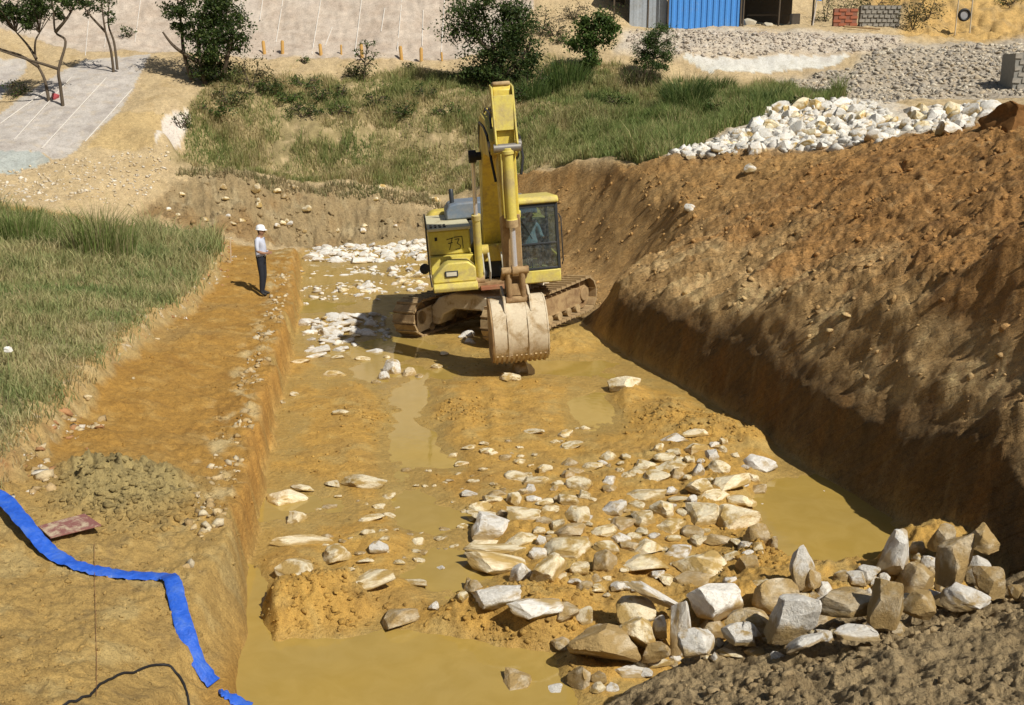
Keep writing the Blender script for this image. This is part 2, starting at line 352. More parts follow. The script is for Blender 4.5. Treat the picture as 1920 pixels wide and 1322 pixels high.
# ---- fan shaped grid: fine near the pit, coarser with distance and to the sides
th = np.concatenate([np.linspace(-75, -32, 50, endpoint=False), np.linspace(-32, 32, 660), np.linspace(32, 75, 51)[1:]]) * math.pi / 180
rr = np.concatenate([np.linspace(0.6, 4.0, 30, endpoint=False), np.exp(np.linspace(math.log(4.0), math.log(70), 720)), np.exp(np.linspace(math.log(70), math.log(125), 40))[1:]])
TH, RR = np.meshgrid(th, rr); GX = RR * np.sin(TH); GY = RR * np.cos(TH)
print('land grid', GX.shape)
def rough_land():
    """coarse land used only to drop picture points on the ground"""
    x, y = GX[::4, ::4], GY[::4, ::4]
    return base_land(x, y)
BL = base_land(GX, GY)
DT, DI, DTT = segdist3(GX, GY, TPOLY); INS = inpoly(GX, GY, TPOLY)
SD = np.where(INS, -DT, DT); SLP = TSL[DI] * (1 - DTT) + TSL[(DI + 1) % len(TSL)] * DTT
RIGHT = np.isin(DI, np.where(TSL == 3.3)[0]); LEFT = TSL[DI] == 4.0
# bumpy outlines
jit = 0.15 * np.where(RIGHT, 0.35, 1.0) * fbm(GX * 0.9, GY * 0.9, 4, 5) + 0.03 * fbm(GX * 4, GY * 4, 3, 6)
sal = GY * 0.97 - GX * 0.24
h0 = SLP * np.maximum(SD, 0)
dg = (sal + 1.15 * h0) * 0.66; dl = (h0 - sal * 0.87) * 0.75
scr = np.abs(perlin(dg * 2.2, dl * 0.45, 41)) + 0.5 * np.abs(perlin(dg * 5.5, dl * 0.8, 43))
jit = jit + np.where(RIGHT, 0.03 * (scr - 0.4) + 0.13 * fbm(sal * 0.6, h0 * 0.8, 2, 44), 0)
jit = jit + np.where(LEFT, 0.06 * np.abs(perlin(sal * 3.1, h0 * 1.2, 45)) + 0.05 * fbm(sal * 1.3, h0, 3, 46), 0)
jit = jit + np.where(LEFT, 0.16 * fbm(GX * 0.7, GY * 1.1, 2, 152) + 0.13 * np.minimum(fbm(GX * 2.2, GY * 2.2, 3, 153), .15), 0)
SDJ = SD + jit * np.where(LEFT, 0.95, 1.0) * sstep(0.0, 0.15, np.abs(SD) + 0.05)
INSJ = SDJ < 0
FLZ = floor_z(GX, GY)
# ---- zones on the plan
EXC = np.array([-0.2, 23.0])
def hit0(u, v, dz=0.0, H=None):
    """where the sight line through a picture point meets the land"""
    d = ray(u, v); H = BL if H is None else H
    ts = np.concatenate([np.linspace(5, 35, 1500), np.linspace(35, 120, 1500)[1:]]); X = d[0] * ts; Y = d[1] * ts; Z = CAM_Z + d[2] * ts
    below = Z < sample(H, X, Y) + dz
    k = int(np.argmax(below)) if below.any() else len(ts) - 1
    t0, t1 = ts[max(k - 1, 0)], ts[k]
    for _ in range(18):
        tm = 0.5 * (t0 + t1)
        if CAM_Z + d[2] * tm < sample(H, np.array([d[0] * tm]), np.array([d[1] * tm]))[0] + dz: t1 = tm
        else: t0 = tm
    return np.array([d[0] * t1, d[1] * t1, CAM_Z + d[2] * t1])
_ti = np.arange(len(th), dtype=float); _ri = np.arange(len(rr), dtype=float)
def sample(H, X, Y):
    t = np.arctan2(X, Y); r = np.hypot(X, Y)
    a = np.clip(np.interp(t, th, _ti), 0, len(th) - 1.001); b = np.clip(np.interp(r, rr, _ri), 0, len(rr) - 1.001)
    i = a.astype(int); j = b.astype(int); fa = a - i; fb = b - j
    return (H[j, i] * (1 - fa) + H[j, i + 1] * fa) * (1 - fb) + (H[j + 1, i] * (1 - fa) + H[j + 1, i + 1] * fa) * fb
def plan(pts): return [tuple(hit0(u, v)[:2]) for u, v in pts]
wob = 0.35 * fbm(GX * 0.8, GY * 0.8, 4, 70) + 0.1 * fbm(GX * 5, GY * 5, 3, 71)
wob2 = 0.35 * fbm(GX * 0.8 + 9, GY * 0.8, 4, 72) + 0.1 * fbm(GX * 5, GY * 5, 3, 73)
WX, WY = GX + wob, GY + wob2
def zone(pts, ragged=1.0): return inpoly(GX + wob * ragged, GY + wob2 * ragged, pts)
field_poly = [(-30, 2)] + [(-5.6, 2), (-5.2, 6)] + plan([(20,915),(60,880),(95,815),(130,785),(215,690),(300,610),(395,540),(425,480),(420,445)]) + [(-9.6, 33.5), (-13, 33), (-34, 33)]
Z_FIELD = zone(field_poly, 1.2)
slope_poly = [tuple(pd(u, 300, D)[:2]) for u, D in ((315,38.6),(400,39.4),(600,40.3),(800,40.3),(890,39.6),(985,37.2),(1090,35.2))] + plan([(1240,296),(1330,262),(1400,235),(1590,185),(1450,155),(1270,150),(1100,118),(1010,105),(880,140),(760,135),(620,150),(520,150),(440,135),(390,160),(350,230),(330,290)])
Z_GRASS = zone(slope_poly, 2.0)
spray_poly = plan([(-80,40),(60,70),(150,98),(255,97),(400,103),(560,108),(700,112),(860,112),(960,70),(1000,15)]) + [(1.0, 66), (-40, 66), (-36, 52)]
Z_SPRAY = zone(spray_poly, 0.5)
k3 = lambda p: [(a / 3.004, b / 3.004) for a, b in p]
slab_poly = plan(k3([(0,650),(200,490),(480,335),(850,312),(750,500),(660,640),(370,895),(290,895),(220,852),(0,852)])) + [(-26, 40), (-26, 44)]
Z_SLAB = zone(slab_poly, 0.25)
panel_poly = plan(k3([(-200,855),(220,855),(285,905),(100,970),(-200,980)])); Z_PANEL = zone(panel_poly, 0.15)
ochre_poly = plan(k3([(660,640),(925,640),(865,832),(490,835)])); Z_OCHRE = zone(ochre_poly, 0.25)
pale_poly = plan(k3([(920,640),(1085,645),(1010,815),(865,832)])); Z_PALE = zone(pale_poly, 0.3)
slab2_poly = plan(k3([(-300,330),(160,330),(130,420),(0,560),(-300,700)])); Z_SLAB2 = zone(slab2_poly, 0.4)
rub_poly = plan([(1440,150),(1600,128),(1620,100),(1690,82),(1930,70)]) + [(30, 56), (30, 40)] + plan([(1930,185),(1780,185),(1640,200),(1560,185)])
Z_RUB = zone(rub_poly, 1.0)
bank_poly = plan([(1270,104),(1590,104),(1690,85),(1690,68),(1500,56),(1280,55),(1170,55),(1150,100)]); Z_BANK = zone(bank_poly, 0.7)
way_poly = plan([(1275,104),(1600,104),(1560,125),(1460,137),(1330,137)]); Z_WAY = zone(way_poly, 0.4)
white_poly = plan([(1245,296),(1300,275),(1400,235),(1450,200),(1530,188),(1650,190),(1700,200),(1860,200),(1850,240),(1780,246),(1660,268),(1480,283),(1330,297)]); Z_WHITE = zone(white_poly, 0.8)
heap_poly = TPOLY[16:23] + [(5.6, 8.9), (6.5, 7.6), (40, 3), (40, 33)] + plan([(1900,215),(1850,238),(1660,266),(1480,284),(1250,297),(1100,303),(985,330),(900,358),(850,420),(830,460)])
Z_HEAP = zone(heap_poly, 0.6) & ~INSJ
nm_poly = [(-2.0, 6.3), (-.2, 6.8), (.6, 7.4), (1.2, 7.8), (1.7, 8.1), (2.5, 8.4), (4.7, 9.0), (5.6, 8.9), (6.5, 7.6), (40, 3), (40, -3), (-2, -3)]
Z_NEAR = zone(nm_poly, 0.3) & ~INSJ & ~Z_HEAP
mound_poly = plan([(250,402),(330,350),(400,325),(480,341),(640,358),(720,366),(800,388),(870,400),(860,465)]) + plan([(800,462),(560,468),(470,452),(400,442),(330,425)]); Z_MOUND = zone(mound_poly, 0.8) & ~INSJ
cut_poly = plan([(1690,68),(1930,72)]) + [(36, 62), (36, 80), (22, 80)] + plan([(1700,10)]); Z_CUT = zone(cut_poly, 1.0)
Z_BENCH = (~Z_FIELD) & (~INSJ) & (GX < 0) & (GY < 34) & ~Z_HEAP & ~Z_NEAR & ~Z_MOUND
# ---- relief per zone
def blur(a, n=3, it=2):
    for _ in range(it):
        for ax in (0, 1):
            p = np.pad(a, [(n, n) if k == ax else (0, 0) for k in (0, 1)], mode='edge'); c = np.cumsum(p, ax)
            c = np.concatenate([np.zeros_like(np.take(c, [0], ax)), c], ax)
            m = a.shape[ax]; a = (np.take(c, range(2 * n + 1, m + 2 * n + 1), ax) - np.take(c, range(0, m), ax)) / (2 * n + 1)
    return a
amp = np.full(GX.shape, 0.16); fine = np.full(GX.shape, 0.03)
for msk, a, f in ((Z_FIELD, .12, .02), (Z_GRASS, .35, .04), (Z_SPRAY, .25, .05), (Z_SLAB | Z_PANEL | Z_PALE | Z_SLAB2, .05, .012), (Z_RUB, .22, .06), (Z_BANK, .22, .07), (Z_WAY, .04, .01), (Z_CUT, .5, .1),
                  (Z_WHITE, .2, .05), (Z_HEAP, .22, .075), (Z_NEAR, .14, .075), (Z_MOUND, .55, .20), (Z_BENCH, .10, .055)):
    amp[msk] = a; fine[msk] = f
amp = blur(amp, 5); fine = blur(fine, 4)
n_lo = fbm(GX * 0.55, GY * 0.55, 3, 90); n_mi = fbm(GX * 2.1, GY * 2.1, 3, 91); n_hi = fbm(GX * 5.5, GY * 5.5, 5, 92, 0.66)
clod = 1 - np.abs(fbm(GX * 3.3, GY * 3.3, 3, 93)) * 2.2
cfac = blur(np.where(Z_BENCH | Z_FIELD | Z_SLAB | Z_WAY, 0.08, 0.7), 4)
BLN = BL + amp * n_lo + amp * 0.55 * n_mi + fine * n_hi * 1.3 + fine * cfac * clod
# bucket and track scars on the heap: oblique furrows
fur = perlin((GY * 0.8 + GX * 0.6) * 1.1, (GX * 0.8 - GY * 0.6) * 0.22, 95)
hb = BL; dgb = (sal + 0.8 * hb) * 0.75; dlb = (hb - sal * 0.8) * 0.7
strk = np.abs(perlin(dgb * 1.5, dlb * 0.35, 47)) + 0.5 * np.abs(perlin(dgb * 3.7, dlb * 0.7, 48))
BLN = BLN + np.where(Z_HEAP, 0.13 * fur + 0.36 * (strk - .4) * sstep(4.5, 0.8, SD), 0) * sstep(0.1, 0.8, SD)
pit = sstep(.34, .62, fbm(GX * 1.7, GY * 1.7, 3, 49)); BLN = BLN - np.where(Z_HEAP, .16 * pit, 0) * sstep(0.5, 1.5, SD)
_ax = GX + .21 * (GY - 12) + .25 * fbm(GX * .3, GY * .3, 2, 160); rut = np.exp(-((_ax + 1.75) / .22) ** 2) + np.exp(-((_ax + .1) / .2) ** 2) - .9 * np.exp(-((_ax + 1.2) / .35) ** 2) + .8 * np.exp(-((_ax - .8) / .2) ** 2)
rut = rut * sstep(8.5, 10, GY) * sstep(22, 19, GY) * (1 + .6 * n_mi)
FZ = FLZ + 0.035 * fbm(GX * 1.1, GY * 1.1, 3, 96) + 0.030 * rut + 0.034 * fbm(GX * 3.4, GY * 3.4, 5, 97, 0.66) * (0.6 + sstep(0.04, 0.2, FLZ) * 3.2) + 0.05 * clod * sstep(0.08, 0.25, FLZ) - 0.012
# wheel ruts left by the machine between camera and bucket
dpos = np.maximum(SDJ, 0); rise = SLP * dpos + 0.6 * np.maximum(dpos - 1.3, 0) ** 1.5
rr_ = np.where(dpos < .26, 3.9 * dpos, 1.014 + 1.5 * (dpos - .26)) + 0.6 * np.maximum(dpos - 1.6, 0) ** 1.5
wr_ = blur(np.where(SLP > 2.4, 1.0, 0.0) * RIGHT, 8); rise = rise * (1 - wr_) + rr_ * wr_
top = np.maximum(BLN - FZ, 0.02)
k_ = np.where(RIGHT, 0.40, 0.12)
hmix = np.clip(0.5 + 0.5 * (top - rise) / k_, 0, 1)
HZ = np.where(INSJ, FZ, FZ + rise * hmix + top * (1 - hmix) - k_ * hmix * (1 - hmix) * 0.6)
_hw = np.minimum(rise, top); _dg = (sal + 0.95 * _hw) * 0.72; _dl = (_hw - sal * 0.9) * 0.7
_sk = np.abs(perlin(_dg * 1.7, _dl * 0.30, 57)) + 0.55 * np.abs(perlin(_dg * 3.9, _dl * 0.6, 58)) + .25 * fbm(GX * 3, GY * 3, 3, 59)
HZ = HZ + np.where(RIGHT & ~INSJ, 0.20 * (_sk - .45), 0) * sstep(.12, .45, SDJ) * sstep(3.2, 1.4, SDJ)
# crumbled bench edge
rimband = np.exp(-((SDJ - 0.35) / 0.3) ** 2) * LEFT * (~INSJ)
HZ = HZ + rimband * 0.06 * np.maximum(clod, 0)
# clod heap on the bench near the hose
for u, v, rx, ry, hh in ((240, 925, .55, .45, .13), (300, 900, .4, .35, .08), (170, 900, .4, .3, .08)):
    p = hit0(u, v); g = np.exp(-((GX - p[0]) / rx) ** 2 - ((GY - p[1]) / ry) ** 2)
    HZ = HZ + g * (hh + 0.12 * clod + 0.1 * n_hi)
p_edge = fbm(GX * 3.5, GY * 3.5, 4, 140)
ntc = np.exp(-((GX + 2.75) / .42) ** 2 - ((GY - 7.5) / .75) ** 2) * (~INSJ) * (HZ > .1)
HZ = HZ - ntc * np.minimum(.30 + .1 * n_hi, np.maximum(HZ - .08, 0))
# scarp between grass and bench
fd, _ = segdist(GX + wob * 0.6, GY + wob2 * 0.6, field_poly[2:12], False)
sfd = np.where(Z_FIELD, fd, -fd); HZ = HZ + (0.17 * sstep(-0.12, 0.2, sfd + .10 * p_edge) - 0.05 * np.exp(-((sfd + .25) / 0.3) ** 2)) * (Z_FIELD | Z_BENCH) * (~INSJ)
def ground(x, y): return float(sample(HZ, np.array([x]), np.array([y]))[0])
def groundv(x, y): return sample(HZ, x, y)
def hit(u, v, dz=0.0): return hit0(u, v, dz, HZ)

# ---- soil colours (the soil itself, plus shade painted into the right wall)
def C(*a): return np.array(a)
col = np.zeros(GX.shape + (4,)); col[..., 3] = 1.0
def lerp(c, m): col[..., :3] = col[..., :3] * (1 - m[..., None]) + c * m[..., None]
p1 = fbm(GX * 0.35, GY * 0.35, 4, 120); p2 = fbm(GX * 1.3, GY * 1.3, 4, 121); p3 = fbm(GX * 4.2, GY * 4.2, 4, 122); p4 = fbm(GX * 2.2 + 5, GY * 2.2, 4, 123)
one = np.ones(GX.shape)
SANDY = C(.46, .35, .215)
lerp(SANDY, one); lerp(C(.42, .31, .175), sstep(.0, .5, p2))
def paint(mask, layers, soft=2):
    m = blur(mask.astype(float), soft, 1) if soft else mask.astype(float)
    for c, w in layers: lerp(c, m * w)
paint(Z_BENCH, [(C(.36, .20, .052), one), (C(.28, .145, .036), .7 * sstep(.0, .5, p2)), (C(.45, .29, .11), .6 * sstep(.05, .5, p4)), (C(.34, .23, .10), .6 * sstep(.1, .5, p1))])
paint(Z_BENCH & (GY < 10.2) & (GX < -2.6), [(C(.40, .27, .11), .85 * one), (C(.33, .215, .085), .7 * sstep(.0, .3, p2)), (C(.43, .32, .16), .7 * sstep(.05, .35, p4)), (C(.25, .17, .08), .6 * sstep(.15, .4, p3))], 8)
_hp = hit0(240, 920); _g = np.exp(-((GX - _hp[0]) / .75) ** 2 - ((GY - _hp[1]) / .7) ** 2)
lerp(C(.33, .255, .125), np.clip(_g * 1.6, 0, 1) * Z_BENCH); lerp(C(.24, .19, .10), np.clip(_g * 1.2, 0, 1) * Z_BENCH * sstep(.1, .4, p3))
paint(LEFT & ~INSJ & (SDJ > .16) & (SDJ < .75), [(C(.55, .45, .29), .55 * sstep(-.02, .3, p4))])
paint(LEFT & ~INSJ & (SDJ < .2), [(C(.40, .215, .062), .85 * one), (C(.33, .25, .11), .7 * sstep(.05, .4, p2))])
paint(Z_FIELD, [(C(.24, .21, .11), one), (C(.31, .23, .12), .7 * sstep(-.05, .35, p2))], 1)
paint(Z_FIELD & (fd < .40), [(C(.42, .28, .12), .95 * one), (C(.50, .39, .22), .7 * sstep(.0, .4, p4)), (C(.60, .54, .46), .7 * sstep(.28, .45, p3)), (C(.34, .15, .06), .6 * sstep(.2, .5, p2))])
paint(Z_MOUND, [(C(.34, .25, .14), one), (C(.44, .35, .22), .75 * sstep(.0, .4, p2)), (C(.20, .155, .085), .7 * sstep(.1, .4, p3)), (C(.30, .18, .075), .7 * sstep(.0, .35, p1 + .3 * p4))])
paint(Z_GRASS, [(C(.27, .215, .11), one), (C(.46, .35, .21), .9 * sstep(.05, .35, p4))])
SPR = C(.455, .385, .315)
paint(Z_SPRAY, [(SPR, one), (C(.385, .31, .245), .75 * sstep(-.05, .4, fbm(GX * .5, HZ * 3.2, 4, 131))), (C(.375, .30, .235), .8 * sstep(-.1, .4, fbm(GX * .5, GY * 2.5, 4, 130))), (C(.47, .41, .35), .6 * sstep(.05, .4, p1))], 0)
paint(Z_SLAB | Z_SLAB2, [(C(.45, .41, .37), one), (C(.35, .31, .28), .7 * sstep(.0, .4, p2)), (C(.46, .38, .28), .5 * sstep(.1, .4, p4))], 0)
paint(Z_PANEL, [(C(.35, .37, .345), one), (C(.40, .38, .33), .5 * sstep(.1, .5, p2))], 0)
paint(Z_OCHRE, [(C(.46, .335, .175), one)], 0)
paint(Z_PALE, [(C(.55, .49, .43), one)], 0)
paint(Z_RUB, [(C(.40, .34, .26), one), (C(.30, .26, .21), .8 * sstep(.0, .4, p2)), (C(.46, .40, .31), .6 * sstep(.1, .4, p1))])
paint(Z_BANK, [(C(.50, .43, .34), one), (C(.43, .30, .15), .6 * sstep(.15, .5, p1)), (C(.40, .36, .31), .6 * sstep(.0, .4, p2))])
paint(Z_WAY, [(C(.56, .54, .49), one), (C(.48, .45, .40), .6 * sstep(.1, .5, p2))], 0)
paint(Z_CUT, [(C(.48, .31, .12), one), (C(.36, .25, .12), .8 * sstep(.0, .35, p2))])
paint(Z_WHITE, [(C(.52, .46, .37), one), (C(.45, .32, .17), .6 * sstep(.1, .4, p2))])
hup = sstep(1.2, 3.6, HZ + .8 * p1)
paint(Z_HEAP, [(C(.34, .225, .105), one), (C(.49, .365, .20), .85 * sstep(-.05, .35, p2 + .4 * p1)), (C(.30, .155, .05), .8 * sstep(.3, .85, hup + .5 * p1)), (C(.17, .09, .035), .7 * sstep(.15, .5, p4)), (C(.40, .29, .16), .5 * sstep(.2, .5, p3))])
paint(Z_HEAP & (GY > 24.5), [(C(.34, .21, .085), .75 * one), (C(.42, .28, .13), .6 * sstep(.0, .4, p4))], 8)
paint(RIGHT & (SDJ < .42) & (SDJ > 0), [(C(.165, .102, .043), .9 * one), (C(.23, .125, .042), .7 * sstep(.0, .3, p2)), (C(.12, .085, .045), .6 * sstep(.05, .4, p4)), (C(.27, .19, .10), .6 * sstep(.15, .4, p3))], 2)  # shaded wall foot painted darker to deepen its shade
paint(Z_NEAR, [(C(.29, .215, .125), one), (C(.23, .165, .09), .7 * sstep(.0, .4, p2)), (C(.36, .27, .16), .6 * sstep(.1, .4, p4))])
MUD = C(.48, .285, .08)
paint(INSJ, [(MUD, one), (C(.40, .25, .085), .75 * sstep(-.05, .4, p2)), (C(.30, .175, .055), .6 * sstep(.15, .4, p3)), (C(.34, .19, .055), .55 * sstep(.1, .5, p1)), (C(.46, .33, .14), .6 * sstep(.0, .4, p4)), (C(.38, .285, .115), .5 * sstep(30, 26, np.abs(GY - 26)) * sstep(19, 23, GY))])
paint(INSJ & (np.abs(HZ) < 0.035), [(C(.37, .26, .105), .6 * one)], 2)
soilish = ~(Z_SPRAY | Z_SLAB | Z_SLAB2 | Z_PANEL | Z_PALE | Z_WAY | Z_RUB | Z_BANK | Z_WHITE)
satm = blur(soilish.astype(float) * np.where(Z_BENCH | INSJ | Z_HEAP, 1.0, 0.5), 3, 1); col[..., 2] *= 1 - .15 * satm
col[..., :3] *= (1 + .22 * blur((Z_HEAP & (SDJ > .6)).astype(float), 4, 1))[..., None]; col[..., :3] *= (1 + .22 * blur(Z_NEAR.astype(float), 4, 1))[..., None]; col[..., 2] *= (1 + .04 * blur(Z_HEAP.astype(float), 4, 1)); col[..., 0] *= (1 + .05 * blur(Z_HEAP.astype(float), 4, 1))
wetv = np.where(INSJ, sstep(0.01, 0.13, HZ) * 0.8 + 0.12, 1.0); col[..., 3] = np.clip(wetv, 0, 1)
print('land done')

M_SOIL = soil_mat('moist_soil'); M_ROUGH = soil_mat('loose_soil', 1.5, 11.0, 0.5); M_HEAP = soil_mat('scraped_soil', 1.4, 11.0, 0.5, True); M_STONY = soil_mat('stony_ground', 1.2, 6.0, 0.5)
M_SPRAY = soil_mat('sprayed_concrete', 0.6, 3.0, 0.35); M_TURF = soil_mat('turf_soil', 1.0, 9.0, 0.4)
ZI = np.zeros(GX.shape, np.int32)           # 0 ground
names = ['ground', 'trench_floor', 'spoil_heap', 'earth_bench', 'grass_field', 'soil_mound', 'grassy_hillside', 'sprayed_concrete_slope', 'concrete_slab_slope', 'rubble_slope', 'rubble_bank', 'pale_track', 'sand_cutting', 'near_earth_mound', 'white_rubble_bed', 'pale_slab', 'bluish_slab']
for k, msk in ((12, Z_CUT), (6, Z_GRASS), (7, Z_SPRAY), (8, Z_SLAB | Z_SLAB2), (16, Z_PANEL), (15, Z_PALE), (9, Z_RUB), (10, Z_BANK), (11, Z_WAY), (14, Z_WHITE), (4, Z_FIELD), (5, Z_MOUND), (3, Z_BENCH), (2, Z_HEAP), (13, Z_NEAR), (1, INSJ)): ZI[msk] = k
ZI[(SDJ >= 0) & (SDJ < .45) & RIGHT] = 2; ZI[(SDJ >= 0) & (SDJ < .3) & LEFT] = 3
mats = {1: M_SOIL, 3: M_SOIL, 2: M_HEAP, 13: M_ROUGH, 5: M_ROUGH, 4: M_TURF, 6: M_TURF, 7: M_SPRAY, 8: M_SPRAY, 15: M_SPRAY, 16: M_SPRAY, 11: M_SPRAY}
nr, nc = GX.shape
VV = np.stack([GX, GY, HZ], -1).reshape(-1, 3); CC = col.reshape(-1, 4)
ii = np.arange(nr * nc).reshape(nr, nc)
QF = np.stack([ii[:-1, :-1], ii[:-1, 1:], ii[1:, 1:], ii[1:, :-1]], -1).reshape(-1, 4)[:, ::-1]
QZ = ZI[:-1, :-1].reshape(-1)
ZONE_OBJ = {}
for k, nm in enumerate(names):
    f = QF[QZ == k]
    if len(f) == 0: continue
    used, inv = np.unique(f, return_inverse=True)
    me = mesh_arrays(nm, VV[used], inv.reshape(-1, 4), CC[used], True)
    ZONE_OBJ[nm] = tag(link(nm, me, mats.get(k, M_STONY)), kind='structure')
# ---- muddy water lying in the low spots of the trench
m, N, L, b = nmat('muddy_water')
n1 = noise_node(N, L, 0.9, 3, 0.5, 'World'); n2 = noise_node(N, L, 9, 2, 0.5, 'World')
n3 = noise_node(N, L, 2.6, 5, 0.6, 'World', 1.2)
L.new(mixc(N, L, 0.35, ramp(N, L, n1, [(0.3, (.40, .262, .056)), (0.7, (.365, .25, .07))]), ramp(N, L, n3, [(0.35, (.33, .225, .05)), (0.65, (.43, .305, .09))])), b.inputs['Base Color'])
b.inputs['Roughness'].default_value = 0.035; b.inputs['IOR'].default_value = 1.33; b.inputs['Specular IOR Level'].default_value = 0.62
bump(N, L, b, n2, 0.10, 0.012)
_c = np.array(TPOLY); _t = np.roll(_c, -1, 0) - np.roll(_c, 1, 0); _t /= np.linalg.norm(_t, axis=1)[:, None]; _o = np.stack([_t[:, 1], -_t[:, 0]], 1)
_sg = 1 if not inpoly(_c[5:6, 0] + _o[5, 0] * .2, _c[5:6, 1] + _o[5, 1] * .2, TPOLY)[0] else -1
wp = [tuple(q) for q in _c + _sg * .3 * _o]
bm = bmesh.new(); vs_ = [bm.verts.new((x, y, 0.0)) for x, y in wp]; bm.faces.new(vs_)
bmesh.ops.recalc_face_normals(bm, faces=bm.faces)
bmesh.ops.triangulate(bm, faces=bm.faces[:])
for f in bm.faces:
    if f.normal.z < 0: f.normal_flip()
me = bpy.data.meshes.new('muddy_water'); bm.to_mesh(me); bm.free()
tag(link('muddy_water', me, m), kind='structure')
# ================================================================== STONES
def rock_mesh(name, seed, sub=3, planes=13, rough=0.03, flat=1.0):
    rg = np.random.default_rng(seed)
    bm = bmesh.new(); bmesh.ops.create_icosphere(bm, subdivisions=sub, radius=1.0)
    V = np.array([v.co[:] for v in bm.verts]); F = [[v.index for v in f.verts] for f in bm.faces]; bm.free()
    e_ = rg.uniform(3.0, 7.0); V = V / ((np.abs(V) ** e_).sum(1) ** (1 / e_))[:, None]; V = V @ np.array([[1, rg.uniform(-.3, .3), rg.uniform(-.25, .25)], [0, 1, rg.uniform(-.3, .3)], [0, 0, 1]])
    for k in range(planes):
        n = rg.normal(size=3); n[2] = abs(n[2]) * .8 if k % 3 else n[2]; n /= np.linalg.norm(n); d = rg.uniform(.52, .80) if k < 7 else rg.uniform(.70, 1.0)
        t = V @ n - d; V = V - np.where(t > 0, t, 0)[:, None] * n
    nz = fbm(V[:, 0] * 2 + seed * 1.7, V[:, 1] * 2 + V[:, 2] * 1.3, 3, seed % 50) + fbm(V[:, 2] * 2.2 - seed, V[:, 0] * 1.7 + V[:, 1], 3, seed % 47)
    nz2 = fbm(V[:, 0] * 6 + seed, V[:, 1] * 6 + V[:, 2] * 5, 3, seed % 41); V = V * (1 + rough * nz + rough * .5 * nz2)[:, None]
    lo, hi = V.min(0), V.max(0); V = (V - (lo + hi) / 2) / (hi - lo)
    me = mesh_arrays(name, V, F, None, True); me.set_sharp_from_angle(angle=R(28)); return me
ROCKS_N = [rock_mesh('stone_shape', 100 + k, 4, random.choice([16, 20, 26]), 0.065) for k in range(22)]
ROCKS_F = [rock_mesh('small_stone_shape', 300 + k, 2, 11, 0.02) for k in range(14)]
MR = {'c': rock_mat('cream_limestone', (.72, .615, .42), (.58, .455, .27), (.43, .29, .10), .47, .60),
      'g': rock_mat('grey_white_limestone', (.66, .62, .54), (.50, .455, .385), (.40, .28, .12), .52, .66),
      'w': rock_mat('white_limestone', (.66, .63, .56), (.53, .485, .41), (.46, .34, .18), .56, .74),
      'm': rock_mat('mud_coated_stone', (.50, .42, .29), (.36, .27, .15), (.36, .245, .10), .38, .56, (.2, .17, .12))}
MESHC = {}
def rock_obj(name, me, kind, loc, dim, rot):
    key = (me.name, kind)
    if key not in MESHC:
        m2 = me.copy(); m2.materials.clear(); m2.materials.append(MR[kind]); MESHC[key] = m2
    o = bpy.data.objects.new(name, MESHC[key]); COL.objects.link(o)
    o.location = loc; o.scale = dim; o.rotation_euler = rot; return o
CR = {'A': (860, 780, 3.2), 'B': (440, 880, 2.99), 'C': (1380, 900, 3.133), 'D': (940, 1050, 3.556), 'E': (440, 440, 3.004), 'P': (0, 0, 1.0)}
LBL = {'c': ('cream limestone block bedded in the orange mud of the trench floor', 'cream stones in the trench mud'),
       'g': ('grey white limestone block lying in the mud of the trench floor', 'grey white stones in the trench mud'),
       'w': ('small white limestone piece lying on the wet trench floor left of the excavator', 'white stones on the wet floor'),
       'm': ('mud coated brown stone half sunk in the trench floor', 'mud coated stones in the trench')}
TAKEN = []
def place(crop, zx, zy, w, h, kind, tilt=None, rz=None, up=0.0, label=None, tall=False, far=False, name='riprap_stone', group=None, var=None):
    ox, oy, sc = CR[crop]; u = ox + zx / sc; v = oy + zy / sc; wp = w / sc; hp = h / sc
    p = hit(u, v + hp * 0.12, 0.0); dep = proj(*p)[2]; ppm = FPX / dep
    W = wp / ppm; Hh = hp / ppm
    a = math.radians(13.6) + math.atan((v - 661) / FPX); sa, ca = math.sin(a), math.cos(a)
    if tall: dy = min(.7 * W, .6 * Hh); hz = (Hh - sa * dy * .5) / ca
    else:
        dy = min(.85 * W, 1.5 * Hh); hz = max(.42 * dy, (Hh - .55 * sa * dy) / ca)
    hz *= 1.15
    p = hit(u, v, hz * 0.22 + up); q0 = min(1.0, proj(*p)[2] / dep); W *= q0; dy *= q0; hz *= q0
    z = p[2] - hz * 0.02 if not up else p[2] + hz * .1
    me = (ROCKS_F if far else ROCKS_N)[var if var is not None else random.randrange(14 if far else 22)]
    rot = (random.uniform(-.22, .22), random.uniform(-.20, .20), random.uniform(-.5, .5) if rz is None else rz)
    if tilt is not None: rot = (rot[0], tilt, rot[2])
    q_ = .93 if crop in 'CD' else 1.0
    o = rock_obj(name, me, kind, (p[0], p[1], z), (W * 1.14 * q_, dy * 1.25 * q_, hz * 1.12 * q_), rot)
    l, g = LBL[kind]
    tag(o, label or l, 'stone', None if label else (group or g))
    TAKEN.append((u, v, max(wp, hp) * .5)); return o
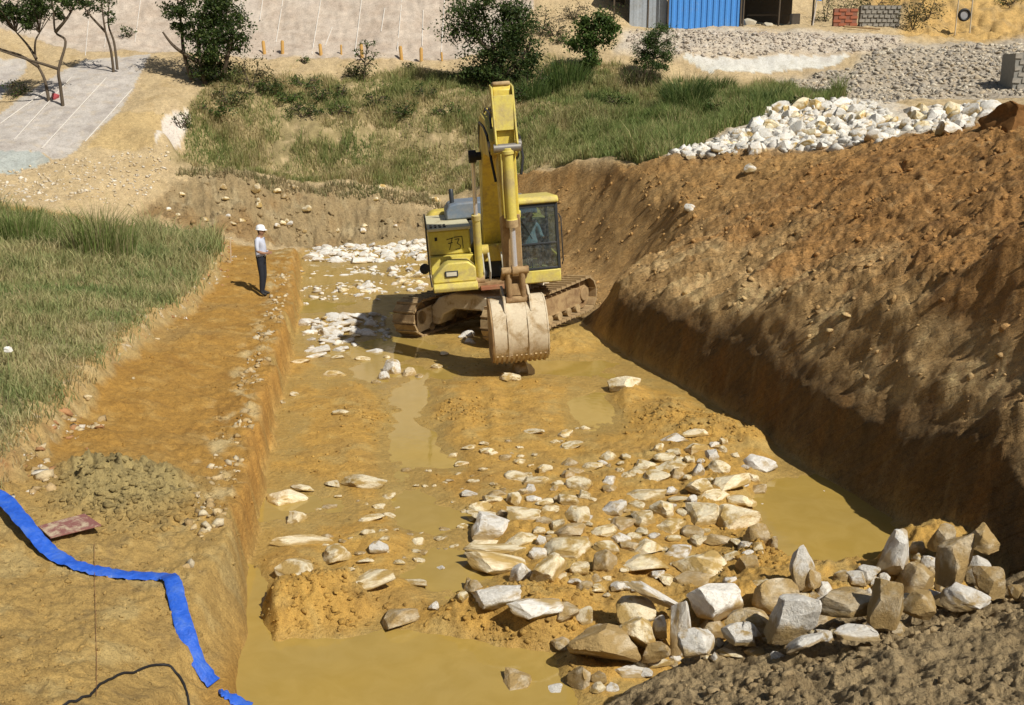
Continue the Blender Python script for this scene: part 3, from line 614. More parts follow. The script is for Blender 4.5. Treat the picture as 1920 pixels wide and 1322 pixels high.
LA = """440,95,140,35,c;640,110,90,50,c;670,180,140,45,c;580,155,60,25,c;1290,135,150,50,g;1200,195,70,50,c;1420,195,140,75,c;1230,245,120,50,c;1320,265,90,50,c;1525,240,80,75,g;1590,205,60,40,c;1590,155,50,50,c;1560,310,130,90,c;1660,235,60,35,c;1280,310,200,80,c;1060,335,100,60,c;1180,365,150,80,c;1310,350,100,80,m;1440,325,80,80,g;1620,400,240,110,c;1450,420,150,80,c;800,300,120,50,c;700,330,90,40,m;350,360,140,60,c;470,385,160,50,c;430,440,60,60,g;600,405,80,40,c;650,350,80,60,m;60,465,100,40,g;225,465,120,40,m;200,500,120,50,c;330,500,100,80,c;650,505,120,80,c;1090,475,280,70,c;1320,495,110,35,c;930,550,150,80,g;1060,535,110,50,c;1530,480,200,60,c;1700,510,170,80,c;1400,510,60,70,g;140,545,160,70,c;160,610,220,80,c;210,670,230,130,g;415,595,230,80,c;720,600,170,110,c;1120,610,140,90,c;1220,550,140,100,c;990,640,150,70,m;1270,660,160,80,c;1490,590,220,130,c;1660,610,250,160,c;680,690,180,90,m;870,690,180,60,c;1110,695,90,50,c;970,735,110,60,g;370,745,200,60,c;490,750,60,60,g;150,770,200,60,c;280,800,450,70,c;270,890,440,140,c;640,795,310,120,c;890,780,150,70,c;1130,790,160,90,c;1320,820,190,80,g;880,870,130,130,m;1090,890,280,120,c;1490,910,380,150,c;1740,890,130,110,m;90,1025,100,60,m;240,1080,320,130,g;640,1170,140,100,m;745,1200,100,120,c;960,1020,90,60,g;750,1015,100,60,m;1240,980,90,60,c;1380,985,220,100,m;1820,1000,120,50,c;1800,710,150,130,m;1890,770,60,80,m;1000,240,60,30,c;1560,740,160,60,m;1400,690,120,70,m"""
LB = """285,160,200,100,c;550,80,90,40,c;720,70,230,70,c;340,275,90,70,c;760,275,140,35,c;745,350,70,30,c;810,435,100,70,g;560,485,160,110,c;340,560,220,110,c;740,620,270,80,c;1000,630,200,40,c;1120,770,60,60,g;1150,555,60,30,g;1320,650,80,70,m;1275,715,60,60,c;1080,270,140,30,c;1300,135,50,30,g"""
LC = """1070,400,100,80,m;1060,580,220,180,m;1420,540,150,170,g;1500,610,180,170,m;1080,750,210,170,m;640,740,340,200,m;220,700,240,200,m;440,600,110,140,m;630,560,120,70,m;700,900,270,130,g;60,910,140,130,g;930,870,130,80,m;240,1030,90,50,g;510,80,80,50,g;820,600,100,80,g;1650,660,80,90,m;1210,370,130,180,m"""
LD = """900,340,260,170,c;1060,460,110,150,g;1310,560,250,180,g;1590,500,220,150,g;1640,420,300,200,m;1400,460,180,120,m;1030,620,190,150,m;850,740,230,70,g;1040,680,220,60,c;640,780,110,80,m;650,845,110,70,c;730,850,90,60,g;120,840,220,140,m;840,170,90,60,g;1520,620,180,50,c;1700,610,150,70,m;1840,640,100,60,g;390,560,120,90,m"""
LE = """400,495,90,45,w;540,550,130,55,w;560,470,120,60,w;420,550,80,30,w;690,465,110,50,w;460,650,150,40,w;800,660,110,40,w;600,645,90,30,w;450,685,130,24,w;550,785,160,45,c;840,800,70,60,g;980,780,90,50,m;1140,740,60,40,c;1310,565,100,50,w;1330,600,60,30,w;1180,670,50,30,c;365,715,110,22,c;605,1000,100,30,c;340,900,50,20,c;265,945,30,30,c;720,700,80,30,c;690,550,80,40,w;760,500,80,40,w;1535,810,80,50,c;640,600,70,26,w;520,600,90,26,w;470,520,70,26,w;620,500,60,24,w;730,540,60,24,w;790,450,70,30,w;860,690,40,20,c;430,590,60,20,w;580,690,70,24,c;1040,800,40,24,m;800,830,50,24,m"""
for cr, ls in (('A', LA), ('B', LB), ('C', LC), ('D', LD), ('E', LE)):
    for it in ls.split(';'):
        a = it.split(','); w, h = float(a[2]), float(a[3])
        place(cr, float(a[0]), float(a[1]), w, h, a[4], up=(0.10 if cr in 'CD' and h > 90 else 0.0), far=(cr == 'E' and w < 80))
# single stones that stand out
place('A', 1410, 100, 150, 55, 'c', label='flat pale stone at the top of the riprap patch, nearest the shaded bank')
place('A', 1800, 285, 200, 100, 'g', label='rounded grey stone at the right end of the riprap, beside the brown pool')
place('A', 370, 950, 110, 130, 'g', tall=True, label='small pointed grey wedge of stone between two cream blocks')
place('A', 540, 920, 220, 150, 'c', tilt=-.5, label='tilted square cream block leaning beside a small grey wedge')
place('A', 470, 1150, 330, 110, 'g', label='long flat grey stone with a dark shaded underside above the brown boulder')
place('D', 1430, 290, 370, 260, 'g', up=.15, var=3, label='large angular grey boulder with a bright top in the near stone pile')
place('D', 1020, 240, 390, 110, 'g', tilt=.62, up=.28, label='long weathered slab of stone leaning diagonally on the near stone pile')
place('D', 1185, 480, 150, 350, 'g', tall=True, up=.12, label='upright pale slab standing under the leaning slab')
place('D', 900, 510, 230, 230, 'c', up=.08, label='cream boulder with a brown hollow beside the large brown boulder')
place('D', 660, 590, 420, 290, 'm', up=.05, var=8, label='largest brown mud coated boulder at the left foot of the near stone pile')
place('D', 345, 875, 180, 90, 'w', label='single bright white stone at the edge of the near pool')
place('D', 520, 780, 160, 180, 'm', label='cracked brown stone beside the bright white stone near the pool')
place('C', 940, 470, 170, 260, 'w', tall=True, up=.15, label='tall white boulder standing at the edge of the right pool')
place('C', 1280, 490, 220, 260, 'm', tall=True, up=.2, var=1, label='tall brown slab shaped boulder on top of the right stone pile')
place('C', 1440, 360, 190, 150, 'm', up=.45, var=5, label='rounded brown boulder perched highest on the right stone pile')
place('C', 1350, 690, 260, 130, 'g', up=.1, label='smooth oval pale grey stone lying on the near dirt mound')
place('C', 890, 750, 200, 250, 'm', tall=True, up=.1, label='upright brown slab between the brown blocks of the right stone pile')
place('C', 330, 830, 270, 300, 'g', tall=True, up=.1, label='pointed pale grey triangular boulder in the middle of the near stone pile')
place('C', 390, 540, 150, 230, 'g', tall=True, up=.1, label='dark pointed stone with white streaks at the left corner of the right pool')
place('C', 400, 960, 220, 90, 'w', tilt=-.5, up=.1, label='thin white slab tilted against the foot of the pointed grey boulder')
place('B', 365, 100, 190, 34, 'c', rz=-.7, label='thin cream stone lying diagonally by the left trench wall')
place('B', 385, 395, 330, 60, 'c', rz=.12, label='long narrow cream stone by the left trench wall')
place('B', 920, 830, 200, 120, 'm', rz=.3, label='flat muddy slab on the mud bar at the edge of the near pool')
place('E', 890, 755, 110, 100, 'g', var=6, label='rounded grey boulder in the puddle in front of the excavator track')
place('P', 1167, 720, 56, 26, 'c', label='flat cream stone at the foot of the shaded bank beside the excavator bucket')
place('P', 1409, 317, 22, 18, 'g', far=True, label='small grey white stone high on the brown heap below the white rubble')
place('P', 1295, 391, 22, 14, 'w', far=True, label='small white stone half way up the brown heap right of the cab')
place('P', 958, 708, 36, 18, 'c', label='pale stone on the ground below the excavator bucket')
for u, v, w, h in ((480,352,16,16),(576,390,18,10),(485,378,10,12),(540,415,9,8),(530,418,12,8),(715,352,18,10),(815,374,20,10),(520,357,14,8)):
    place('P', u, v, w, h, 'c', far=True, name='mound_stone', label=None, group=None)
for o in [o for o in COL.objects if o.name.startswith('mound_stone')]:
    o['label'] = 'small pale stone on the brown earth mound behind the worker'; o['group'] = 'pale stones on the earth mound'
for q in range(26):
    u, v = random.uniform(300, 820), random.uniform(345, 440)
    if inpoly(np.array([hit(u, v)[0]]), np.array([hit(u, v)[1]]), mound_poly)[0]: place('P', u, v, random.uniform(6, 15), random.uniform(5, 9), random.choice('cmcg'), far=True, name='mound_stone')
def free(u, v, r):
    return all((u - a) ** 2 + (v - b) ** 2 > (r + c) ** 2 * .35 for a, b, c in TAKEN)
def pts_in(poly):
    us = [p[0] for p in poly]; vv = [p[1] for p in poly]
    while True:
        u = random.uniform(min(us), max(us)); v = random.uniform(min(vv), max(vv))
        if inpoly(np.array([u]), np.array([v]), poly)[0]: return u, v
def fill(poly, n, wr, kinds, label, group, name, far=False, asp=(.4, .75), check=True):
    k = 0; tries = 0
    while k < n and tries < n * 12:
        tries += 1; u, v = pts_in(poly); w = random.uniform(*wr) * random.choice([.7, .9, 1, 1.2])
        if check and not free(u, v, w * .5): continue
        o = place('P', u, v, w, w * random.uniform(*asp), random.choice(kinds), far=far, name=name); o['label'] = label; o['group'] = group; k += 1
fill([(880,930),(1000,870),(1180,850),(1300,810),(1420,880),(1440,1000),(1400,1120),(1100,1120),(880,1060)], 85, (14, 40), 'ccmg', 'small cream or muddy stone filling gaps in the riprap patch', 'gap stones in the riprap patch', 'cobble')
fill([(1120,1290),(1220,1200),(1420,1150),(1700,1040),(1880,1080),(1700,1170),(1450,1215),(1260,1250)], 60, (18, 48), 'gmgcc', 'small rubble piece wedged in the near stone pile', 'rubble wedged in the near stone pile', 'rock_fragment', False, (.6, 1.0))
fill([(700,900),(900,830),(1100,800),(1000,900),(900,1040),(620,1080),(540,960)], 70, (9, 30), 'ccmc', 'small flat pale stone sunk in the trench mud', 'small stones sunk in the trench mud', 'cobble', False, (.3, .5))
fill([(568,490),(575,468),(650,460),(720,458),(800,452),(805,486),(700,492)], 120, (10, 24), 'www', 'white stone in the row heaped along the far end of the trench', 'white stones along the far trench end', 'rubble_stone', True, (.35, .6), False)
fill([(725,505),(800,495),(812,540),(770,548)], 26, (10, 20), 'wwc', 'white stone in the patch behind the left excavator track', 'white stones behind the excavator track', 'rubble_stone', True, (.35, .6), False)
fill([(615,540),(690,530),(725,545),(720,565),(660,556)], 26, (10, 22), 'wwc', 'white stone in the low bar across the far puddle', 'white stones in the far puddle', 'rubble_stone', True, (.3, .5), False)
fill([(562,505),(640,510),(720,500),(720,520),(600,530)], 12, (8, 18), 'w', 'white stone scattered along the far left water edge', 'white stones at the far water edge', 'rubble_stone', True, (.3, .5), False)
fill([(562,596),(700,590),(730,630),(620,640),(565,630)], 22, (12, 30), 'wwc', 'pale stone in the shallow water beside the left trench wall', 'pale stones in the shallow water', 'rubble_stone', True, (.35, .5), False)
WHITE_PX = [(1250,292),(1300,274),(1400,238),(1450,205),(1530,190),(1640,192),(1690,235),(1660,262),(1480,282),(1340,294)]
fill(WHITE_PX, 185, (11, 28), 'wwgwc', 'white limestone block in the long rubble bank behind the brown heap', 'white rubble bank', 'limestone_block', True, (.55, .9), False)
fill([(1690,240),(1710,205),(1760,200),(1860,195),(1860,228),(1780,244)], 34, (18, 34), 'gwgc', 'large grey white block at the right end of the white rubble bank', 'large blocks at the right end of the rubble bank', 'limestone_block', True, (.6, .9), False)
# uncountable small stones: one object for each stretch
def ico():
    bm = bmesh.new(); bmesh.ops.create_icosphere(bm, subdivisions=1, radius=1); V = np.array([v.co[:] for v in bm.verts]); F = np.array([[v.index for v in f.verts] for f in bm.faces]); bm.free(); return V, F
_IV, _IF = ico()
def scatter_stones(name, X, Y, size, colf, mat, label, flat=.7, sink=.1, rg=RNG, cat=None):
    n = len(X); nv = len(_IV)
    sz = size[:, None, None] * rg.uniform(.5, 1.35, (n, 1, 3)) * np.array([1, 1, flat])
    V = _IV[None] * (1 + rg.uniform(-.5, .42, (n, nv, 1)))
    a = rg.uniform(0, 6.28, n); ca, sa = np.cos(a), np.sin(a)
    V = V * sz; V = np.stack([V[..., 0] * ca[:, None] - V[..., 1] * sa[:, None], V[..., 0] * sa[:, None] + V[..., 1] * ca[:, None], V[..., 2] + V[..., 0] * rg.uniform(-.4, .4, (n, 1))], -1)
    Z = groundv(X, Y) + size * flat * sink
    V = V + np.stack([X, Y, Z], -1)[:, None, :]
    F = _IF[None] + (np.arange(n) * nv)[:, None, None]
    c = np.repeat(colf(n)[:, None, :], nv, 1)
    me = mesh_arrays(name, V.reshape(-1, 3), F.reshape(-1, 3), c.reshape(-1, c.shape[-1]), False)
    return tag(link(name, me, mat), label, cat, None, 'stuff')
def rand_in(polyw, n, rg=RNG):
    P = np.array(polyw); lo, hi = P.min(0), P.max(0); X = np.empty(0); Y = np.empty(0)
    while len(X) < n:
        x = rg.uniform(lo[0], hi[0], n * 2); y = rg.uniform(lo[1], hi[1], n * 2); m_ = inpoly(x, y, polyw); X = np.append(X, x[m_]); Y = np.append(Y, y[m_])
    return X[:n], Y[:n]
def pal(*cs):
    cs = np.array(cs)
    def f(n): return cs[RNG.integers(0, len(cs), n)] * RNG.uniform(.8, 1.15, (n, 1))
    return f
M_PEB = soil_mat('pebble_stone', 0.8, 8.0, 0.3)
def planH(pts): return [tuple(hit(u, v)[:2]) for u, v in pts]
x, y = rand_in(planH([(1460,152),(1600,128),(1640,96),(1700,86),(1925,80)]) + [(27, 46)] + planH([(1925,178),(1780,182),(1660,196),(1570,180)]), 7000)
scatter_stones('rubble', x, y, .02 + .13 * RNG.uniform(0, 1, len(x)) ** 2.6, pal((.46, .40, .31), (.36, .32, .26), (.54, .48, .38), (.44, .36, .25), (.28, .25, .21)), M_PEB, 'grey tan broken rubble covering the slope below the sand cutting', cat='rubble')
x, y = rand_in(planH([(1175,98),(1280,104),(1600,100),(1690,84),(1690,72),(1500,60),(1180,58)]), 2600)
scatter_stones('rubble', x, y, .02 + .11 * RNG.uniform(0, 1, len(x)) ** 2.6, pal((.48, .41, .33), (.38, .32, .26), (.53, .47, .40)), M_PEB, 'pale rubble tipped on the bank below the blue shed', cat='rubble')
x, y = rand_in(planH(WHITE_PX), 1500)
scatter_stones('rubble', x, y, RNG.uniform(.06, .2, len(x)), pal((.62, .58, .50), (.52, .49, .44), (.70, .67, .60)), M_PEB, 'small white rubble between the blocks of the white bank', cat='rubble')
x, y = rand_in(planH([(1690,240),(1710,205),(1860,196),(1860,228)]), 300)
scatter_stones('rubble', x, y, RNG.uniform(.06, .2, len(x)), pal((.62, .58, .50), (.52, .49, .44), (.70, .67, .60)), M_PEB, 'small white rubble at the right end of the white bank', cat='rubble')
x, y = rand_in(plan([(0,380),(0,320),(110,300),(260,285),(330,290),(310,330),(240,395)]), 500)
scatter_stones('rubble', x, y, RNG.uniform(.02, .08, len(x)), pal((.55, .45, .30), (.5, .42, .3), (.62, .56, .46)), M_PEB, 'small pale stones on the sandy apron below the concrete slab', cat='rubble')
# soil clods
M_CLOD = soil_mat('soil_clod', 1.0, 16.0, 0.45)
def soilcol(X, Y, k=(.8, 1.1)):
    c = np.stack([sample(col[..., i], X, Y) for i in range(3)], -1); return lambda n: c * RNG.uniform(k[0], k[1], (n, 1))
def clods(name, poly, n, s0, s1, label, keep=None, pw=3):
    X, Y = rand_in(poly, n)
    dens = fbm(X * 1.1, Y * 1.1, 3, 200); m_ = dens > RNG.uniform(-.15, .5, len(X)); X, Y = X[m_], Y[m_]
    if keep is not None: m_ = keep(X, Y); X, Y = X[m_], Y[m_]
    sz = s0 + (s1 - s0) * RNG.uniform(0, 1, len(X)) ** pw
    return scatter_stones(name, X, Y, sz, soilcol(X, Y), M_CLOD, label, flat=.8, sink=.05, cat='soil')
nearT = lambda X, Y: (~inpoly(X, Y, TPOLY)) & (segdist(X, Y, TPOLY)[0] > .45)
clods('soil_clods', heap_poly[:7] + [(6.5, 8), (12, 9), (14, 20), (9, 27)] + plan([(1250,300),(1100,306),(985,335)]), 22000, .008, .075, 'loose brown clods of soil strewn over the spoil heap', nearT, 5)
clods('soil_clods', [(.3, 6.4), (1.2, 7.1), (2.5, 8.2), (4.6, 8.8), (6, 8), (5, 4.6), (2, 4.2), (.6, 5)], 9000, .004, .05, 'loose brown clods of soil on the near earth mound', None, 5)
clods('soil_clods', mound_poly, 3200, .012, .11, 'loose clods on the brown mound behind the worker', None)
bench_w = [(-2.6, 6.5), (-6, 6.0)] + plan([(20,935),(110,820),(230,700),(310,620),(410,530),(440,470),(555,480)]) + [TPOLY[k] for k in range(11, 2, -1)]
clods('soil_clods', bench_w, 5200, .004, .035, 'small crumbs of orange soil along the earth bench', lambda X, Y: ~inpoly(X, Y, TPOLY), 3)
hp = hit(240, 925)
X = RNG.normal(hp[0], .42, 900); Y = RNG.normal(hp[1], .34, 900)
scatter_stones('soil_clods', X, Y, .008 + .045 * RNG.uniform(0, 1, 900) ** 2.5, soilcol(X, Y, (.75, 1.0)), M_CLOD, 'heap of greyish clods on the bench above the blue hose', cat='soil')
for u, v, su, n in ((580,1145,.35,450),(650,1120,.3,200),(905,1165,.4,350),(990,1185,.3,250),(1250,780,.45,500),(1340,812,.4,400),(1430,1045,.3,400),(700,775,.35,350),(870,770,.3,350),(1040,1130,.4,400)):
    p = pz(u, v, .1); X = RNG.normal(p[0], su, n); Y = RNG.normal(p[1], su * 1.1, n); m_ = inpoly(X, Y, TPOLY) & (groundv(X, Y) > .02); X, Y = X[m_], Y[m_]
    scatter_stones('soil_clods', X, Y, .005 + .035 * RNG.uniform(0, 1, len(X)) ** 3, soilcol(X, Y, (.8, 1.05)), M_CLOD, 'crumbled lumps of yellow mud on the trench floor', cat='soil')['group'] = 'mud lumps on the trench floor'
X, Y = rand_in([TPOLY[k] for k in (2, 4, 6, 8, 9)] + [(1.2, 20.5), (2.9, 16), (3.8, 12.5), (3.5, 10), (0.5, 8.5)], 2600); m_ = groundv(X, Y) > .015; X, Y = X[m_], Y[m_]
scatter_stones('soil_clods', X, Y, .005 + .03 * RNG.uniform(0, 1, len(X)) ** 4, soilcol(X, Y, (.7, 1.15)), M_CLOD, 'fine crumbs of mud scattered over the whole trench floor', cat='soil')
# pale crumbs along the broken bench rim
rx, ry = [], []
for k in range(2, 10):
    (x1, y1), (x2, y2) = TPOLY[k], TPOLY[k + 1]; n = 70
    t = RNG.uniform(0, 1, n); rx.append(x1 + (x2 - x1) * t - RNG.uniform(.22, .6, n)); ry.append(y1 + (y2 - y1) * t)
rx = np.concatenate(rx); ry = np.concatenate(ry); m_ = fbm(rx, ry * .9, 3, 210) > -.05; rx, ry = rx[m_], ry[m_]
scatter_stones('rubble', rx, ry, .012 + .06 * RNG.uniform(0, 1, len(rx)) ** 2, pal((.46, .35, .19), (.40, .28, .13), (.52, .44, .30)), M_PEB, 'pale crumbled stones along the edge of the earth bench', cat='rubble')
X, Y = rand_in([(-2.7, 6.6), (-6.5, 6.2), (-6.2, 8.5), (-5.2, 9.3), (-3.2, 9.2), (-2.9, 8.2)], 2600)
scatter_stones('soil_clods', X, Y, .003 + .020 * RNG.uniform(0, 1, len(X)) ** 4, lambda n: soilcol(X, Y, (.75, 1.25))(n), M_CLOD, 'fine crumbs and pebbles on the near end of the bench by the blue hose', cat='soil')
ex_, ey_ = [], []
for k in range(2, 11):
    (x1, y1), (x2, y2) = field_poly[k], field_poly[k + 1]; n = 60
    t = RNG.uniform(0, 1, n); ex_.append(x1 + (x2 - x1) * t + RNG.normal(.1, .16, n)); ey_.append(y1 + (y2 - y1) * t + RNG.normal(-.05, .12, n))
ex_ = np.concatenate(ex_); ey_ = np.concatenate(ey_); m_ = fbm(ex_ * 1.2, ey_ * 1.2, 3, 211) > .02; ex_, ey_ = ex_[m_], ey_[m_]
scatter_stones('rubble', ex_, ey_, .012 + .07 * RNG.uniform(0, 1, len(ex_)) ** 2, pal((.50, .40, .24), (.42, .30, .15), (.60, .54, .44), (.38, .2, .09)), M_PEB, 'pale lumps of earth along the broken edge of the grass field', cat='rubble')
X, Y = rand_in(planH([(568,490),(575,468),(650,460),(720,458),(800,452),(805,486),(700,492)]), 500)
scatter_stones('rubble', X, Y, .03 + .09 * RNG.uniform(0, 1, 500) ** 2, pal((.70, .66, .58), (.62, .57, .47), (.74, .71, .64)), M_PEB, 'small white rubble between the stones at the far trench end', flat=.5, cat='rubble')
for pl, nn in (([(562,500),(640,505),(725,500),(730,560),(640,570),(565,560)], 260), ([(560,590),(720,585),(735,640),(640,660),(562,650)], 240), ([(725,500),(812,495),(812,545),(740,550)], 160)):
    X, Y = rand_in(planH(pl), nn); m_ = fbm(X * 1.3, Y * .9, 3, 215) > -.02; X, Y = X[m_], Y[m_]
    scatter_stones('rubble', X, Y, .03 + .10 * RNG.uniform(0, 1, len(X)) ** 2, pal((.68, .63, .53), (.60, .53, .42), (.72, .68, .60)), M_PEB, 'small pale rubble in the shallow water left of the excavator', flat=.45, cat='rubble')['group'] = 'pale rubble left of the excavator'
print('stones done', len(COL.objects))
# ================================================================== EXCAVATOR
YEL = paint_mat('faded_yellow_paint', (.66, .555, .12), (.42, .33, .17), .44, .68, .5, 2.2)
YELD = paint_mat('worn_yellow_paint', (.66, .52, .085), (.38, .27, .12), .46, .68, .5, 2.2)
MUDY = paint_mat('muddy_steel', (.40, .27, .13), (.22, .13, .06), .42, .62, .8, 3.0)
CLAY = paint_mat('clay_coated_steel', (.60, .51, .36), (.33, .22, .10), .50, .66, .85, 2.4)
RUST = paint_mat('rusty_track_steel', (.27, .175, .085), (.48, .35, .18), .40, .60, .75, 2.5)
DARK = paint_mat('dark_grey_frame', (.035, .04, .045), (.14, .11, .07), .55, .8, .45, 2.0)
BLK = flat_mat('black_rubber', (.018, .018, .019), .55)
OLIVE = paint_mat('dull_cover_paint', (.66, .55, .09), (.44, .36, .14), .5, .75, .5, 1.5)
CREAM = paint_mat('cream_deck_paint', (.60, .55, .36), (.36, .28, .15), .5, .75, .6, 2.0)
HOODM = paint_mat('blue_grey_hood_paint', (.16, .20, .25), (.28, .26, .22), .5, .75, .5, 1.8)
CHROME = flat_mat('chrome_rod', (.78, .79, .84), .22, .6, .55, .05)
STEEL = flat_mat('dull_steel', (.30, .28, .25), .45, .5, .6)
m, N, L, b = nmat('cab_glass'); GLASS = m
tr = N.new('ShaderNodeBsdfTransparent'); tr.inputs[0].default_value = (.74, .82, .86, 1)
gl = N.new('ShaderNodeBsdfGlossy'); gl.inputs['Roughness'].default_value = .04; gl.inputs[0].default_value = (.85, .9, .95, 1)
df = N.new('ShaderNodeBsdfDiffuse'); df.inputs[0].default_value = (.45, .46, .44, 1)
nz_ = noise_node(N, L, 14, 6, .75); dust = ramp(N, L, nz_, [(.45, (.02,) * 3), (.75, (.16,) * 3)])
m1 = N.new('ShaderNodeMixShader'); m1.inputs[0].default_value = .11; L.new(tr.outputs[0], m1.inputs[1]); L.new(gl.outputs[0], m1.inputs[2])
m2 = N.new('ShaderNodeMixShader'); L.new(dust, m2.inputs[0]); L.new(m1.outputs[0], m2.inputs[1]); L.new(df.outputs[0], m2.inputs[2])
L.new(m2.outputs[0], N['Material Output'].inputs[0])

ex = empty('excavator', (EXC[0] - .08, EXC[1], 0.12), (0, R(-4.2), R(6.0)))
tag(ex, 'yellow tracked excavator with raised boom and clay coated bucket in the trench', 'excavator')
# ---- undercarriage
und = MB()
und.cyl((0, 0, .62), (0, 0, 1.0), .78, 32).cyl((0, 0, .98), (0, 0, 1.10), .66, 32)
und.box(-.75, .75, -.7, .7, .45, .78)
UR = R(-39)
uc = und.build('undercarriage_frame', CLAY, ex, .02); uc.rotation_euler = (0, 0, UR)
arch = [(-.98, .22), (-.98, .62), (-.75, .84), (-.3, .95), (.3, .95), (.75, .84), (.98, .62), (.98, .22), (.80, .22), (.66, .45), (.35, .60), (-.35, .60), (-.66, .45), (-.80, .22)]
for y0, y1 in ((-1.25, -.68), (.68, 1.25)):
    o = MB().prism_y(arch, y0, y1).build('leg', CLAY, uc, .03)
def shoe_mesh():
    mb = MB(); mb.box(-.30, .30, -.100, .100, -.03, .012)
    for yy in (-.07,): mb.box(-.30, .30, yy - .014, yy + .014, .0121, .038)
    return mb.mesh('shoe')
SHOE = shoe_mesh(); SHOE.materials.append(RUST)
TL, TR_ = 1.60, .40
def track(side):
    sx = side * 1.19
    fr = MB(); fr.prism([(-1.63, .30), (-1.4, .22), (1.4, .22), (1.63, .30), (1.60, .58), (1.0, .70), (-1.0, .70), (-1.60, .58)], sx - .16, sx + .16)
    tk = fr.build('track', MUDY, ex, .02); tk.rotation_euler = (0, 0, UR)
    per = 4 * TL + 2 * math.pi * TR_; n = 40
    for k in range(n):
        s = per * k / n; zc = TR_ + .05
        if s < 2 * TL: p = (sx, -TL + s, zc - TR_); a = math.pi
        elif s < 2 * TL + math.pi * TR_:
            g = (s - 2 * TL) / TR_; p = (sx, TL + TR_ * math.sin(g), zc - TR_ * math.cos(g)); a = math.pi - g; a = -(math.pi - g)
        elif s < 4 * TL + math.pi * TR_: p = (sx, TL - (s - 2 * TL - math.pi * TR_), zc + TR_ - .03 * math.sin(math.pi * (s - 2 * TL - math.pi * TR_) / (2 * TL))); a = 0
        else: g = (s - 4 * TL - math.pi * TR_) / TR_; p = (sx, -TL - TR_ * math.sin(g), zc + TR_ * math.cos(g)); a = g
        o = bpy.data.objects.new('shoe', SHOE); COL.objects.link(o); o.parent = tk; o.location = p; o.rotation_euler = (a, 0, 0)
    for yy, nm in ((-TL, 'idler'), (TL, 'sprocket')):
        d = MB().cyl((sx - .12, yy, .45), (sx + .12, yy, .45), .35, 28).cyl((sx - .2, yy, .45), (sx + .2, yy, .45), .17, 20); d.build(nm, MUDY, tk, .02)
    for q in range(7):
        yy = -1.26 + q * .42; MB().cyl((sx - .2, yy, .17), (sx + .2, yy, .17), .10, 16).build('roller', RUST, tk)
    for yy in (-.6, .6): MB().cyl((sx - .12, yy, .72), (sx + .12, yy, .72), .075, 14).build('carrier_roller', RUST, tk)
    ml = MB().prism([(-1.75, .12), (-1.2, .16), (1.2, .16), (1.8, .12), (1.75, .62), (1.2, .66), (-1.3, .64), (-1.7, .58)], sx - side * .20, sx - side * .17)
    ml.build('caked_mud', CLAY, tk, .01)
    return tk
track(-1); track(1)
# ---- upper body (x right, -y forward)
MB().box(-1.42, 1.28, -1.28, 2.2, 1.10, 1.22).build('platform', MUDY, ex, .02)
MB().box(-.46, .26, -1.45, -1.28, 1.08, 1.16).build('swing_guard', paint_mat('red_brown_guard', (.30, .12, .06), (.35, .24, .12), .5, .7, .8), ex, .01)
# left front box: foot panel, lamp panel, tool panel
MB().prism([(1.50, 1.12), (1.53, 1.20), (1.50, 1.30), (-.4, 1.30), (-.4, 1.12)], -1.47, -.52).build('front_sill', YEL, ex, .02)
lp = MB(); lp.v = [(-1.47, -1.40, 1.303), (-.53, -1.40, 1.303), (-.53, -1.40, 1.60), (-.68, -1.40, 1.73), (-1.10, -1.40, 1.73), (-1.20, -1.40, 1.68), (-1.47, -1.40, 1.40)]
lp.v = [(a, b_ + .0, c) for a, b_, c in lp.v]; n7 = len(lp.v); lp.v += [(a, -.75, c) for a, b_, c in lp.v]
lp.f = [tuple(range(n7)), tuple(range(2 * n7 - 1, n7 - 1, -1))] + [(i, i + n7, (i + 1) % n7 + n7, (i + 1) % n7) for i in range(n7)]
lamp_panel = lp.build('lamp_panel', YEL, ex, .03)
MB().box(-1.47, -.53, -.80, -.29, 1.31, 1.79).build('lower_panel', OLIVE, ex, .01)
hl = MB().box(-1.20, -.92, -1.43, -1.402, 1.43, 1.56).build('headlight', DARK, lamp_panel, .006)
MB().box(-1.17, -.95, -1.436, -1.431, 1.453, 1.538).build('lens', flat_mat('lamp_lens', (.62, .58, .46), .2, .6), hl)
tb = MB().box(-1.47, -.56, -.60, .2, 1.80, 2.33).build('tool_box', OLIVE, ex, .03)
MB().box(-1.48, -.53, -.66, 2.15, 2.335, 2.40).build('deck', CREAM, ex, .015)
MB().box(-1.34, -1.28, -.606, -.601, 2.12, 2.20).build('latch', BLK, tb)
# painted number on the tool box
num = MB(); yq0, yq1 = -.6065, -.6015
def stroke(x0, z0, x1, z1, t=.015):
    d = Vector((x1 - x0, 0, z1 - z0)); ln = d.length; d.normalize(); nn = Vector((-d.z, 0, d.x)) * t * .5
    q = [Vector((x0, 0, z0)) + nn, Vector((x0, 0, z0)) - nn, Vector((x1, 0, z1)) - nn, Vector((x1, 0, z1)) + nn]
    num.add([(p.x, yq0, p.z) for p in q] + [(p.x, yq1, p.z) for p in q], [(0, 1, 2, 3), (7, 6, 5, 4), (0, 4, 5, 1), (1, 5, 6, 2), (2, 6, 7, 3), (3, 7, 4, 0)])
for s_ in ((-1.08, 2.13, -.93, 2.16), (-.95, 2.16, -1.03, 1.90), (-1.05, 2.04, -.95, 2.06), (-.90, 2.12, -.80, 2.13), (-.80, 2.13, -.85, 2.04), (-.86, 2.04, -.78, 1.98), (-.78, 1.98, -.80, 1.91), (-.80, 1.91, -.90, 1.90), (-.92, 2.17, -.73, 2.18), (-.735, 2.18, -.725, 1.91)): stroke(*s_)
num.build('painted_number', BLK, tb)
